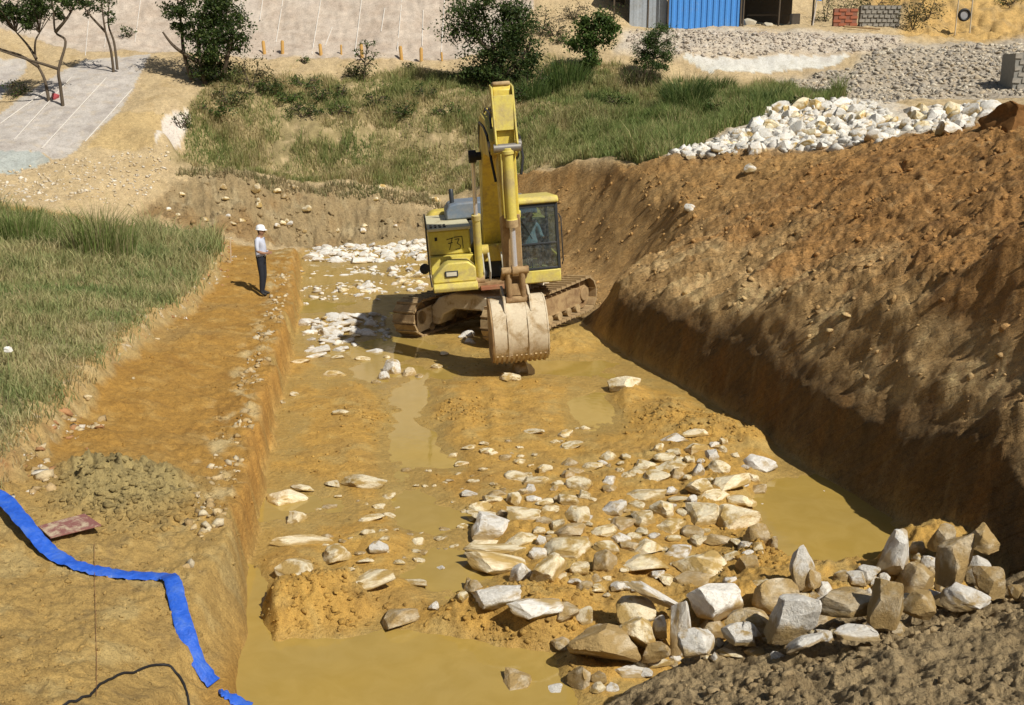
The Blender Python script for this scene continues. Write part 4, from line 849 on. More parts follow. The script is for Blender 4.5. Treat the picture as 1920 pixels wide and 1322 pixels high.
# deck slots, hood, counterweight, exhaust
for q in range(4): MB().box(-1.42 + q * .10, -1.37 + q * .10, -.55, -.10, 2.402, 2.425).build('deck_slot', BLK, ex)
MB().prism_y([(-1.0, 2.40), (-1.0, 2.60), (-.9, 2.74), (-.7, 2.78), (.9, 2.78), (1.1, 2.70), (1.15, 2.40)], .75, 1.95).build('engine_hood', HOODM, ex, .04)
MB().tube([(-.82, 1.2, 2.76), (-.82, 1.2, 2.98), (-.82, 1.24, 3.06)], .055, 12).build('exhaust', DARK, ex)
MB().prism_y([(-1.45, 1.2), (-1.5, 1.5), (-1.5, 2.3), (-1.3, 2.5), (1.2, 2.5), (1.4, 2.3), (1.4, 1.5), (1.3, 1.2)], 2.1, 2.75).build('counterweight', YELD, ex, .08)
MB().box(.28, 1.28, .32, 2.1, 1.22, 2.33).build('side_cover', YELD, ex, .03)
MB().box(-1.46, -.52, .22, 2.1, 1.22, 2.33).build('side_cover', YELD, ex, .03)
MB().box(-.5, .26, .7, 2.1, 1.22, 2.36).build('engine_cover', DARK, ex, .03)
# rails and mirror on the left corner
rl = MB(); rl.tube([(-1.5, -1.44, 1.25), (-1.52, -1.46, 1.5), (-1.52, -1.44, 2.4), (-1.52, -1.42, 2.72)], .018, 8); rl.tube([(-1.52, -1.42, 2.72), (-1.52, -.6, 2.72), (-1.5, -.55, 2.38)], .018, 8); rl.build('hand_rail', DARK, ex)
mi = MB().tube([(-1.50, -1.45, 1.62), (-1.62, -1.52, 1.66)], .012, 6).build('mirror_arm', DARK, ex)
mr = MB(); mr.tube([(-1.60, -1.60, 1.68), (-1.62, -1.57, 1.68), (-1.63, -1.52, 1.68)], [.07, .115, .10], 18); o = mr.build('mirror', BLK, mi); o.scale = (1, 1, 1)
# ---- cab
cab = MB().box(.30, 1.30, -1.44, .28, 1.13, 1.42).build('cab', YEL, ex, .03)
MB().prism([(1.50, 2.84), (1.50, 2.93), (1.42, 2.985), (-.2, 2.92), (-.3, 2.84)], .28, 1.33).build('roof', YEL, cab, .05, 35, 3)
for xx, yy in ((.30, -1.44), (1.24, -1.44), (.30, .20), (1.24, .20)): MB().box(xx, xx + .065, yy, yy + .08, 1.421, 2.84).build('pillar', DARK, cab, .01)
for za, zc_ in ((2.76, 2.838), (1.421, 1.47), (1.965, 2.005)): MB().box(.366, 1.239, -1.445, -1.40, za, zc_).build('window_bar', DARK, cab, .006)
MB().box(.366, 1.239, -1.425, -1.419, 2.006, 2.759).build('front_pane', GLASS, cab)
MB().box(.366, 1.239, -1.425, -1.419, 1.471, 1.964).build('lower_pane', GLASS, cab)
MB().box(1.268, 1.274, -1.35, .20, 1.70, 2.83).build('side_pane', GLASS, cab)
MB().box(.330, .336, -1.35, .20, 1.70, 2.83).build('side_pane', GLASS, cab)
MB().box(1.24, 1.30, -1.36, .20, 1.421, 1.69).build('door_panel', YELD, cab, .01)
MB().box(.305, .36, -1.36, .20, 1.421, 1.69).build('door_panel', YELD, cab, .01)
MB().box(.366, 1.239, .21, .25, 1.43, 2.2).build('rear_wall', DARK, cab); MB().box(.366, 1.239, .225, .231, 2.2, 2.83).build('rear_pane', GLASS, cab)
st = MB(); st.box(.56, 1.04, -.62, -.12, 1.60, 1.76).box(.58, 1.02, -.16, .0, 1.76, 2.35); seat = st.build('seat', DARK, cab, .04)
cs = MB(); cs.box(.40, .55, -.85, -.15, 1.425, 1.92).box(1.05, 1.20, -.85, -.15, 1.425, 1.92); cs.build('console', DARK, cab, .02)
lv = MB(); lv.tube([(.47, -.78, 1.92), (.47, -.84, 2.1)], .015, 6).tube([(1.12, -.78, 1.92), (1.12, -.84, 2.1)], .015, 6).tube([(.72, -1.15, 1.43), (.72, -1.12, 1.85)], .015, 6).tube([(.88, -1.15, 1.43), (.88, -1.12, 1.85)], .015, 6); lv.build('lever', DARK, cab)
MB().tube([(1.34, -1.40, 1.5), (1.36, -1.46, 1.6), (1.36, -1.46, 2.5), (1.32, -1.42, 2.6)], .013, 6).build('grab_rail', DARK, cab)
MB().tube([(.42, -1.432, 2.70), (.72, -1.436, 2.10)], .010, 6).build('wiper', BLK, cab)
# ---- boom bay: valve block, hoses
vb = MB().box(-.46, .24, -.85, .1, 1.25, 1.62).build('valve_bay', DARK, ex, .02)
for q, xx in enumerate((-.36, -.22, .06, .18)):
    MB().tube([(xx, -1.10, 1.86), (xx, -1.24, 1.72), (xx + .01, -1.26, 1.45), (xx, -1.1, 1.24)], .022, 8).build('hose', flat_mat('pale_hose' , (.52, .50, .42), .6) if q == 0 else bpy.data.materials['pale_hose'], ex)
for xx in (-.30, .12):
    MB().cyl((xx - .10, -1.02, 1.88), (xx + .10, -1.02, 1.88), .13, 18).build('boom_pin_boss', YELD, ex, .02)
MB().box(-.34, .18, -.98, -.45, 1.62, 1.98).build('boom_bracket', YELD, ex, .03)
# ---- boom
bo = MB().prism([(.05, 1.72), (.55, 1.78), (1.35, 2.95), (2.05, 3.72), (2.65, 4.02), (4.25, 4.00), (4.48, 4.08), (4.50, 4.32), (4.35, 4.42), (3.4, 4.70), (2.45, 4.80), (1.75, 4.50), (1.0, 3.50), (.25, 2.35), (-.05, 1.95)], -.27, .23)
boom = bo.build('boom', YELD, ex, .025)
MB().cyl((-.30, -4.36, 4.22), (.30, -4.36, 4.22), .10, 18).build('pin', STEEL, boom)
MB().cyl((-.50, -1.95, 3.95), (.50, -1.95, 3.95), .085, 18).build('pin', BLK, boom)
for xx in (-.45, .40):
    a0 = Vector((xx, -1.18, 1.28)); a1 = Vector((xx, -1.95, 3.95)); d = a1 - a0
    c_ = MB(); c_.cyl(a0 + d * .02, a0 + d * .52, .085, 20).cyl(a0 + d * .50, a0 + d * .545, .098, 20); cy = c_.build('boom_cylinder', YEL, ex, .008)
    MB().cyl(a0 + d * .545, a0 + d * .97, .045, 16).build('rod', CHROME, cy)
    MB().cyl(a1 + Vector((-.075, 0, 0)), a1 + Vector((.075, 0, 0)), .13, 20).build('rod_end', BLK, cy)
    MB().cyl(a0 + Vector((-.10, 0, 0)), a0 + Vector((.10, 0, 0)), .11, 18).build('base_pin', MUDY, cy)
# arm cylinder on the boom's back and hoses along the boom
a0 = Vector((0, -1.55, 4.75)); a1 = Vector((0, -4.25, 5.02)); d = a1 - a0
ac = MB().cyl(a0, a0 + d * .58, .085, 18).build('arm_cylinder', YELD, ex); MB().cyl(a0 + d * .58, a1, .045, 14).build('rod', CHROME, ac)
MB().prism([(1.3, 4.15), (1.75, 4.45), (1.65, 4.88), (1.45, 4.88)], -.12, .12).build('cylinder_bracket', YELD, boom)
for xx in (-.16, -.08, .10, .17):
    MB().tube([(xx, -.35, 2.75), (xx, -1.0, 3.58), (xx, -1.8, 4.66), (xx, -2.5, 4.88), (xx, -3.6, 4.78), (xx * 1.3, -4.15, 4.72), (xx * 1.4, -4.42, 4.55)], .022, 8).build('hose', BLK, boom)
sidep = MB(); sidep.tube([(-.26, -1.6, 4.1), (-.28, -2.3, 4.62), (-.28, -3.4, 4.55), (-.29, -4.2, 4.40), (-.27, -4.45, 4.0), (-.22, -4.5, 3.6)], .026, 8).tube([(.27, -3.6, 4.45), (.29, -4.25, 4.35), (.30, -4.5, 4.0), (.24, -4.56, 3.7)], .026, 8); sidep.build('hose', BLK, boom)
MB().tube([(-.235, -.6, 2.2), (-.235, -1.5, 3.55), (-.235, -2.3, 4.3)], .018, 8).build('pipe', YELD, boom)
# ---- stick (arm): hangs nearly upright, bucket cylinder on the side towards the viewer
st_ = MB().prism([(4.30, 5.26), (4.46, 5.30), (4.60, 5.20), (4.66, 4.55), (4.62, 3.6), (4.42, 2.0), (4.30, 1.38), (4.16, 1.30), (4.02, 1.38), (4.02, 1.65), (4.02, 2.6), (3.98, 3.6), (4.05, 4.2), (4.16, 4.6)], -.16, .16)
stick = st_.build('stick', YELD, ex, .02)
MB().prism([(4.661, 5.10), (4.69, 5.10), (4.74, 4.50), (4.70, 4.50)], -.17, .17).build('stick_front_plate', YEL, stick, .008)
for sx in (-1, 1):
    MB().prism([(4.32, 5.30), (4.66, 5.24), (4.76, 4.60), (4.86, 4.28), (4.80, 4.10), (4.64, 4.15), (4.52, 4.70)], sx * .185 - .016, sx * .185 + .016).build('lug_plate', YEL, stick, .006)
lw = MB().prism([(4.58, 3.0), (4.435, 2.0), (4.315, 1.38), (4.16, 1.28), (4.0, 1.38), (3.995, 1.7), (4.0, 2.9)], -.166, .166); lw.build('muddy_stick_end', MUDY, stick, .015)
MB().cyl((-.24, -4.80, 4.20), (.24, -4.80, 4.20), .075, 18).build('pin', STEEL, stick)
MB().box(-.16, .16, -4.55, -4.33, 5.262, 5.34).build('arm_pin_boss', RUST, stick, .03)
b0 = Vector((0, -4.80, 4.20)); b1 = Vector((0, -4.60, 1.98)); d = b1 - b0
bc = MB(); bc.cyl(b0, b0 + d * .60, .095, 22).cyl(b0 + d * .02, b0 + d * .05, .115, 22).cyl(b0 + d * .57, b0 + d * .63, .108, 22); bcy = bc.build('bucket_cylinder', YEL, ex, .008)
MB().cyl(b0 + d * .575, b0 + d * .635, .112, 22).build('gland', RUST, bcy)
MB().cyl(b0 + d * .635, b1, .052, 18).build('rod', CHROME, bcy)
MB().cyl(b1 + Vector((-.055, 0, 0)), b1 + Vector((.055, 0, 0)), .10, 18).build('rod_end', MUDY, bcy)
MB().tube([b0 + Vector((-.12, -.02, -.1)), b0 + d * .3 + Vector((-.125, 0, 0)), b0 + d * .56 + Vector((-.12, 0, 0))], .018, 8).build('pipe', YEL, bcy)
# linkage
lk = MB()
for sx in (-1, 1):
    lk.tube([(sx * .125, -4.60, 1.98), (sx * .13, -4.50, 1.42)], .055, 12)
    lk.tube([(sx * .20, -4.60, 1.98), (sx * .20, -4.20, 1.78)], .050, 12)
lk.cyl((-.25, -4.60, 1.98), (.25, -4.60, 1.98), .07, 16).cyl((-.2, -4.50, 1.42), (.2, -4.50, 1.42), .075, 16)
lk.box(-.12, .12, -4.545, -4.49, 1.5, 1.72)
lk.build('bucket_link', MUDY, ex, .008)
# ---- bucket: back to the viewer, mouth towards the machine
outer = [(4.02, 1.42), (4.30, 1.44), (4.56, 1.36), (4.76, 1.14), (4.84, .86), (4.80, .58), (4.66, .36), (4.42, .22), (4.05, .16), (3.62, .20)]
inner = [(3.62, .235), (4.04, .20), (4.40, .26), (4.62, .39), (4.76, .60), (4.80, .86), (4.72, 1.11), (4.54, 1.32), (4.30, 1.40), (4.02, 1.385)]
bk = MB().prism(outer + inner, -.50, .50).build('bucket', CLAY, ex, .012)
sidepoly = outer + [(3.62, .30), (3.85, .85)]
for sx in (-1, 1): MB().prism([(a, b_) for a, b_ in sidepoly], sx * .516 - .015, sx * .516 + .015).build('side_plate', MUDY if sx < 0 else CLAY, bk, .006)
for sx in (-1, 1): MB().prism([(4.06, 1.62), (4.24, 1.62), (4.44, 1.50), (4.60, 1.50), (4.70, 1.22), (4.60, 1.33), (4.30, 1.42), (4.05, 1.42)], sx * .24 - .022, sx * .24 + .022).build('bucket_ear', CLAY, bk, .006)
MB().cyl((-.27, -4.16, 1.40), (.27, -4.16, 1.40), .07, 16).build('pin', MUDY, bk)
for q in range(11):
    xx = -.45 + q * .09; MB().prism([(4.70, .42), (4.72, .40), (4.47, .205), (4.06, .135), (3.70, .16), (3.70, .19), (4.05, .17), (4.42, .23)], xx - .018, xx + .018).build('wear_strip', RUST, bk)
for q in range(5):
    xx = -.42 + q * .21; MB().prism([(3.66, .16), (3.66, .27), (3.38, .235), (3.38, .20)], xx - .05, xx + .05).build('tooth', RUST, bk, .006)
for xx in (-.2, .18): MB().prism([(4.557, 1.372), (4.79, 1.12), (4.86, .86), (4.82, .57), (4.67, .35), (4.66, .36), (4.80, .58), (4.84, .86), (4.76, 1.14), (4.55, 1.36)], xx - .035, xx + .035).build('back_strip', CLAY, bk)
# lump of mud dropping from the bucket
ml_ = rock_obj('mud_lump', ROCKS_N[4], 'm', (.16, 19.05, .06), (.34, .26, .34), (0, 0, .3)); tag(ml_, 'lump of wet mud on the ground under the excavator bucket', 'soil')

# ================================================================== PEOPLE
def skin_body(name, verts, edges, root=0, sub=2):
    """verts = [(co, (rx, ry))] joints of one skeleton, grown into one continuous surface"""
    me = bpy.data.meshes.new(name); me.from_pydata([v[0] for v in verts], edges, []); me.update()
    o = bpy.data.objects.new(name, me); COL.objects.link(o)
    o.modifiers.new('skin', 'SKIN').use_smooth_shade = True
    sv = me.skin_vertices[0].data if me.skin_vertices else None
    if sv is None:
        bm = bmesh.new(); bm.from_mesh(me); bm.verts.layers.skin.verify(); bm.to_mesh(me); bm.free(); sv = me.skin_vertices[0].data
    for i, v in enumerate(verts): sv[i].radius = v[1]; sv[i].use_root = (i == root)
    s = o.modifiers.new('sub', 'SUBSURF'); s.levels = sub; s.render_levels = sub
    bpy.context.view_layer.update()
    dg = bpy.context.evaluated_depsgraph_get(); out = bpy.data.meshes.new_from_object(o.evaluated_get(dg))
    bpy.data.objects.remove(o); out.name = name
    out.polygons.foreach_set('use_smooth', [True] * len(out.polygons)); return out
SKINM = flat_mat('skin', (.34, .19, .12), .6, .3, 0, .1); SHIRT = flat_mat('white_grey_shirt', (.52, .55, .64), .85, .1, 0, .25, 9)
TROU = flat_mat('dark_trousers', (.028, .030, .038), .85, .1, 0, .3, 12); SHOEM = flat_mat('dark_shoes', (.03, .028, .025), .6)
HAIR = flat_mat('black_hair', (.012, .011, .010), .6); HELM = flat_mat('white_helmet_shell', (.85, .86, .88), .3, .5, 0, .03)
def hand(V, E, wrist, dirv, side, palm=.035):
    """palm, four fingers and a thumb, slightly curled; dirv points from the wrist along the hand"""
    d = Vector(dirv).normalized(); sdv = Vector(side).normalized(); dn = d.cross(sdv)
    w = Vector(V[wrist][0]); V.append((tuple(w + d * .055), (.026, .034))); p = len(V) - 1; E.append((wrist, p))
    for k, ln in enumerate((.070, .080, .075, .058)):
        off = sdv * (.027 - .018 * k); a = w + d * .092 + off; b_ = a + d * ln * .55 + dn * .012; c_ = b_ + d * ln * .35 + dn * .03
        i = len(V); V += [(tuple(a), (.010, .010)), (tuple(b_), (.009, .009)), (tuple(c_), (.0075, .0075))]; E += [(p, i), (i, i + 1), (i + 1, i + 2)]
    a = w + d * .045 + sdv * .042; b_ = a + d * .03 + sdv * .018 + dn * .012; i = len(V)
    V += [(tuple(a), (.012, .012)), (tuple(b_), (.0095, .0095))]; E += [(p, i), (i, i + 1)]
# worker, standing in profile and looking towards the machine (+x)
V = [((0, 0, .95), (.125, .155)), ((.005, 0, 1.08), (.12, .15)), ((.015, 0, 1.25), (.125, .165)), ((0, 0, 1.40), (.10, .15)), ((.005, 0, 1.475), (.055, .06)), ((.03, 0, 1.535), (.056, .058)),
     ((.05, 0, 1.60), (.095, .078)), ((.04, 0, 1.68), (.098, .08)), ((.035, 0, 1.735), (.07, .06))]
E = [(i, i + 1) for i in range(8)]
def addc(start, pts):
    k = start
    for p, r in pts: V.append((p, r)); E.append((k, len(V) - 1)); k = len(V) - 1
    return k
addc(6, [((.148, 0, 1.598), (.016, .014))])                               # nose
for s in (-1, 1):
    addc(6, [((.035, s * .086, 1.605), (.02, .012))])                     # ears
    addc(0, [((.01, s * .095, .86), (.095, .088)), ((.035, s * .10, .50), (.066, .062)), ((-.015 - .02 * s, s * .10, .09), (.052, .05)), ((.06, s * .108, .045), (.042, .042)), ((.145, s * .115, .035), (.034, .04))])
    k = addc(3, [((-.005, s * .17, 1.395), (.066, .062)), ((.0, s * .225, 1.25), (.052, .05)), ((.02, s * .235, 1.13), (.043, .042)), ((.13, s * .16, 1.085), (.036, .035)), ((.20, s * .08, 1.075), (.027, .027))])
    hand(V, E, k, (.25, -s * .95, .0), (0, 0, 1))
wm = skin_body('body', V, E)
for mt in (SHIRT, TROU, SKINM, SHOEM, HAIR): wm.materials.append(mt)
for p in wm.polygons:
    c = p.center
    if c.z < .075: i = 3
    elif c.z < 1.0: i = 1
    elif c.z > 1.475: i = 4 if (c.x < .02 and c.z > 1.56) else 2
    elif c.z > 1.44 and abs(c.y) < .07 and c.x > .03: i = 2
    elif c.x > .07 and c.z < 1.14 and c.z > 1.02 and (abs(c.y) > .155 or c.x > .155): i = 2
    elif abs(c.y) > .19 and c.z < 1.16: i = 2
    else: i = 0
    p.material_index = i
pp = hit(493, 553); ps = .965
per = empty('person', (pp[0], pp[1], ground(pp[0], pp[1]) - .005), (0, 0, R(-6))); per.scale = (ps,) * 3
tag(per, 'worker in a white helmet, pale shirt and dark trousers standing on the earth bench', 'person')
link('body', wm, None, per)
hm = MB(); prof = [(.0, .178), (.030, .172), (.065, .150), (.095, .115), (.120, .072), (.132, .02)]
rings = [(.122, .0), (.119, .008), (.110, .012), (.108, .05), (.098, .085), (.078, .112), (.048, .130), (.010, .136)]; n = 28
for r_, z_ in rings:
    for k in range(n):
        g = 2 * math.pi * k / n; brim = 1.0 + (.28 * max(0, math.cos(g)) ** 2 if z_ < .01 else 0)
        hm.v.append((.035 + 1.08 * r_ * brim * math.cos(g), .93 * r_ * math.sin(g), 1.652 + z_ * .95 - (.012 * math.cos(g) if z_ < .01 else 0)))
for j in range(len(rings) - 1):
    for k in range(n): hm.f.append((j * n + k, j * n + (k + 1) % n, (j + 1) * n + (k + 1) % n, (j + 1) * n + k))
hm.f.append(tuple(range((len(rings) - 1) * n, len(rings) * n)))
hm.build('helmet', HELM, per, 0, 60)
# operator seated in the cab
V = [((0, 0, .0), (.13, .15)), ((.0, 0, .16), (.12, .15)), ((.01, 0, .34), (.12, .16)), ((.0, 0, .47), (.09, .14)), ((.01, 0, .545), (.05, .05)), ((.03, 0, .61), (.056, .06)), ((.045, 0, .68), (.09, .078)), ((.03, 0, .77), (.08, .07))]
E = [(i, i + 1) for i in range(7)]
addc(6, [((.14, 0, .675), (.016, .014))])
for s in (-1, 1):
    addc(6, [((.03, s * .082, .68), (.02, .012))])
    addc(0, [((.08, s * .10, -.02), (.09, .085)), ((.44, s * .13, .0), (.066, .064)), ((.50, s * .12, -.33), (.05, .05)), ((.61, s * .125, -.36), (.036, .038))])
    k = addc(3, [((.0, s * .18, .46), (.064, .06)), ((.05, s * .25, .22), (.046, .045)), ((.27, s * .29, .16), (.036, .035)), ((.33, s * .30, .18), (.028, .028))])
    hand(V, E, k, (.9, 0, .15), (0, s * 1, .2))
om = skin_body('body', V, E)
for mt in (flat_mat('operator_shirt', (.30, .38, .36), .85, .1), TROU, SKINM, SHOEM, HAIR): om.materials.append(mt)
for p in om.polygons:
    c = p.center; i = 0
    if c.z < -.33: i = 3
    elif c.z < .06 or c.x > .36 and c.z < .1: i = 1
    elif c.z > .535: i = 4 if (c.x < .02 or c.z > .76) else 2
    elif c.x > .2: i = 2
    p.material_index = i
bpy.context.view_layer.update()
op = empty('person', (0, 0, 0)); op.matrix_world = ex.matrix_world @ Matrix.Translation((.80, -.36, 1.80)) @ Matrix.Rotation(R(-90), 4, 'Z')
tag(op, 'operator seated inside the excavator cab with hands on the levers', 'person'); link('body', om, None, op)

# ================================================================== HOSE, CABLE, BOARD, STAKE, STRING
def ribbon(name, pix, w0, lift, mat, label, cat, thick=.012):
    pts = []
    for (u, v), l in zip(pix, lift): p = hit(u, v); pts.append(Vector((p[0], p[1], p[2] + l)))
    # smooth path
    P = []
    for i in range(len(pts) - 1):
        p0, p1, p2, p3 = pts[max(i - 1, 0)], pts[i], pts[i + 1], pts[min(i + 2, len(pts) - 1)]
        for k in range(10):
            t = k / 10; P.append(.5 * ((2 * p1) + (p2 - p0) * t + (2 * p0 - 5 * p1 + 4 * p2 - p3) * t * t + (3 * p1 - p0 - 3 * p2 + p3) * t ** 3))
    P.append(pts[-1]); mb = MB(); n = len(P); sec = [(-1, 0), (-.8, .5), (-.3, .62), (.3, .55), (.8, .48), (1, 0), (.7, -.4), (-.7, -.4)]
    for i, p in enumerate(P):
        t = (P[min(i + 1, n - 1)] - P[max(i - 1, 0)]); t.normalize(); sd = t.cross(Vector((0, 0, 1))); sd.normalize(); up = sd.cross(t)
        w = (w0[0] + (w0[1] - w0[0]) * i / (n - 1)) * .5 * (1 + .10 * float(perlin(np.array([i * .35]), np.array([3.3]), 9)[0])); wr = .022 * float(perlin(np.array([i * .6]), np.array([1.3]), 19)[0])
        gz = max(ground(p.x, p.y) + .012, p.z)
        for a, b_ in sec: mb.v.append(Vector((p.x, p.y, gz)) + sd * a * w + up * (b_ * thick * 2 + wr * a))
    m_ = len(sec)
    for i in range(n - 1):
        for k in range(m_): mb.f.append((i * m_ + k, i * m_ + (k + 1) % m_, (i + 1) * m_ + (k + 1) % m_, (i + 1) * m_ + k))
    mb.f += [tuple(range(m_)), tuple(range((n - 1) * m_, n * m_))]
    return tag(mb.build(name, mat, None, 0, 50), label, cat)
m, N, L, b = nmat('blue_hose_fabric')
n1 = noise_node(N, L, 7, 6, .7, 'World'); n2 = noise_node(N, L, 40, 3, .6, 'World')
c = ramp(N, L, n1, [(.28, (.010, .065, .38)), (.5, (.018, .105, .56)), (.66, (.06, .15, .52)), (.78, (.34, .36, .42))])
L.new(c, b.inputs['Base Color']); b.inputs['Roughness'].default_value = .6; hh_ = bump(N, L, b, n2, .4, .01); bump(N, L, b, noise_node(N, L, 13, 4, .6, 'World', 1.0), .6, .03, hh_); HOSE = m
ribbon('lay_flat_hose', [(-90,880),(-40,915),(5,957),(50,1005),(95,1042),(150,1065),(220,1078),(300,1085),(322,1092),(332,1130),(345,1180),(365,1235),(402,1282)], (.155, .155), [.0, .05, .16, .14, .05, .02, .01, .02, .04, .05, .05, .03, -.01], HOSE, 'flat blue pump hose lying across the bench and down into the near pool', 'hose')
ribbon('lay_flat_hose', [(412,1303),(435,1315),(470,1330)], (.10, .13), [.03, .03, .02], HOSE, 'short end of blue hose showing at the bottom edge of the pool', 'hose')
def cable(name, pix, r, mat, label, cat, lift=.012):
    P = [hit(u, v) for u, v in pix]; Q = []
    for i in range(len(P) - 1):
        p0, p1, p2, p3 = P[max(i - 1, 0)], P[i], P[i + 1], P[min(i + 2, len(P) - 1)]
        for k in range(6):
            t = k / 6; q = .5 * ((2 * p1) + (p2 - p0) * t + (2 * p0 - 5 * p1 + 4 * p2 - p3) * t * t + (3 * p1 - p0 - 3 * p2 + p3) * t ** 3); Q.append((q[0], q[1], ground(q[0], q[1]) + lift))
    return tag(MB().tube(Q, r, 8).build(name, mat), label, cat)
cable('black_cable', [(100,1340),(130,1318),(165,1308),(185,1288),(215,1272),(250,1264),(285,1250),(312,1249),(335,1268),(348,1295),(357,1335)], .011, BLK, 'thin black cable curving over the bench at the bottom left', 'cable')
cable('string_line', [(177,1022),(178,1100),(180,1200),(181,1320)], .0022, flat_mat('brown_string', (.24, .12, .055), .9), 'thin brown string line running up to the red board', 'string', .02)
bp = [hit(u, v) for u, v in ((72, 993), (160, 976), (192, 1004), (96, 1022))]
c0 = sum(bp) / 4; bmx = MB(); zt = max(p[2] for p in bp) + .015
bmx.v = [(p[0], p[1], ground(p[0], p[1]) * .3 + zt * .7 + .012) for p in bp] + [(p[0], p[1], ground(p[0], p[1]) * .3 + zt * .7 + .030) for p in bp]
bmx.f = [(3, 2, 1, 0), (4, 5, 6, 7), (0, 1, 5, 4), (1, 2, 6, 5), (2, 3, 7, 6), (3, 0, 4, 7)]
tag(bmx.build('board', paint_mat('red_brown_board', (.24, .10, .085), (.48, .38, .26), .48, .60, .75, 7.0), None, .003), 'red brown plywood board smeared with dry mud beside the blue hose', 'board')
p = hit(433, 490); tag(MB().tube([(p[0], p[1], p[2] - .05), (p[0] + .02, p[1], p[2] + .58)], .016, 6).build('wooden_stake', flat_mat('pale_wood', (.55, .42, .28), .8)), 'thin pale stake stuck in the bench left of the worker', 'stake')
print('machine done')
# ================================================================== SHEDS AND OTHER BUILT THINGS
def corr_sheet(p0, p1, z0, z1, pitch, depth, name, mat, parent):
    """upright corrugated sheet between plan points p0 and p1"""
    a = Vector((p0[0], p0[1], 0)); d = Vector((p1[0] - p0[0], p1[1] - p0[1], 0)); ln = d.length; d.normalize(); nn = Vector((d.y, -d.x, 0))
    n = max(2, int(ln / pitch)); xs = []
    for k in range(n):
        for f, h in ((0, 0), (.35, 0), (.5, 1), (.85, 1)): xs.append(((k + f) * ln / n, h * depth))
    xs.append((ln, 0)); mb = MB()
    for t, h in xs: q = a + d * t + nn * h; mb.v += [(q.x, q.y, z0), (q.x, q.y, z1)]
    for t, h in xs: q = a + d * t + nn * (h - .02); mb.v += [(q.x, q.y, z0), (q.x, q.y, z1)]
    m_ = len(xs)
    for k in range(m_ - 1):
        mb.f += [(2 * k, 2 * k + 2, 2 * k + 3, 2 * k + 1), (2 * m_ + 2 * k, 2 * m_ + 2 * k + 1, 2 * m_ + 2 * k + 3, 2 * m_ + 2 * k + 2)]
    return mb.build(name, mat, parent, 0, None)
BLUE = paint_mat('blue_sheet_metal', (.07, .27, .68), (.15, .28, .50), .55, .8, .5, 1.4)
GREYS = paint_mat('grey_sheet', (.38, .42, .46), (.30, .29, .26), .5, .75, .6, 1.2)
WOODD = flat_mat('dark_timber', (.10, .075, .05), .8); TARP = flat_mat('blue_tarpaulin', (.05, .22, .62), .6)
SD_ = 56.2
def at(u, v=52, D=SD_): return pd(u, v, D)
pL = at(1253); pR = at(1386); zb = min(pL[2], pR[2]) - .05; zt = zb + 3.1
sh = empty('blue_shed', ((pL[0] + pR[0]) / 2, pL[1], zb)); tag(sh, 'blue corrugated metal shed at the top of the rubble bank', 'shed')
sh2 = Matrix.Translation(-Vector(sh.location))
def shed_part(o): o.data.transform(sh2); return o
for k in range(4):
    a = pL + (pR - pL) * (k / 4) + np.array([0, -.012 * (k % 2), 0]); b_ = pL + (pR - pL) * ((k + 1) / 4) + np.array([.01, -.012 * (k % 2), 0])
    shed_part(corr_sheet(a, b_, zb, zt, .31, .045, 'wall_sheet', BLUE, sh))
shed_part(corr_sheet((pR[0], pR[1] + .02), (pR[0] + .1, pR[1] + 4), zb, zt, .31, .04, 'side_wall', BLUE, sh))
shed_part(MB().box(pL[0] - .2, pR[0] + .2, pL[1] - .35, pL[1] + 4.2, zt + .01, zt + .09).build('roof', BLUE, sh, .01))
for xx in (pL[0] - .04, pR[0] + .04): shed_part(MB().box(xx - .04, xx + .04, pL[1] - .1, pL[1] - .02, zb - .1, zt).build('post', WOODD, sh))
gL = at(1180, 50, 56.8); gR = at(1249, 50, 56.6); gz = gL[2] - .1
gs = empty('grey_shed', ((gL[0] + gR[0]) / 2, gL[1], gz)); tag(gs, 'grey sheet metal lean-to left of the blue shed', 'shed'); sh2 = Matrix.Translation(-Vector(gs.location))
gm = (gL + gR) / 2
shed_part(corr_sheet(gL, gm - np.array([.03, 0, 0]), gz, gz + 2.9, .6, .012, 'wall_sheet', GREYS, gs)); shed_part(corr_sheet(gm + np.array([.03, 0, 0]), gR, gz, gz + 2.9, .6, .012, 'wall_sheet', GREYS, gs))
shed_part(MB().box(gm[0] - .03, gm[0] + .03, gm[1] - .06, gm[1] + .0, gz, gz + 2.9).build('post', WOODD, gs))
shed_part(MB().box(gL[0] - .9, gR[0], gL[1] - .2, gL[1] + 3.5, gz + 2.91, gz + 3.0).build('roof', GREYS, gs))
shed_part(MB().box(gL[0] - .85, gL[0] - .02, gL[1] + 2.4, gL[1] + 2.5, gz, gz + 2.9).build('rear_wall', WOODD, gs))
shed_part(MB().box(gL[0] - .88, gL[0] - .80, gL[1] - .1, gL[1] - .02, gz, gz + 2.9).build('post', WOODD, gs))
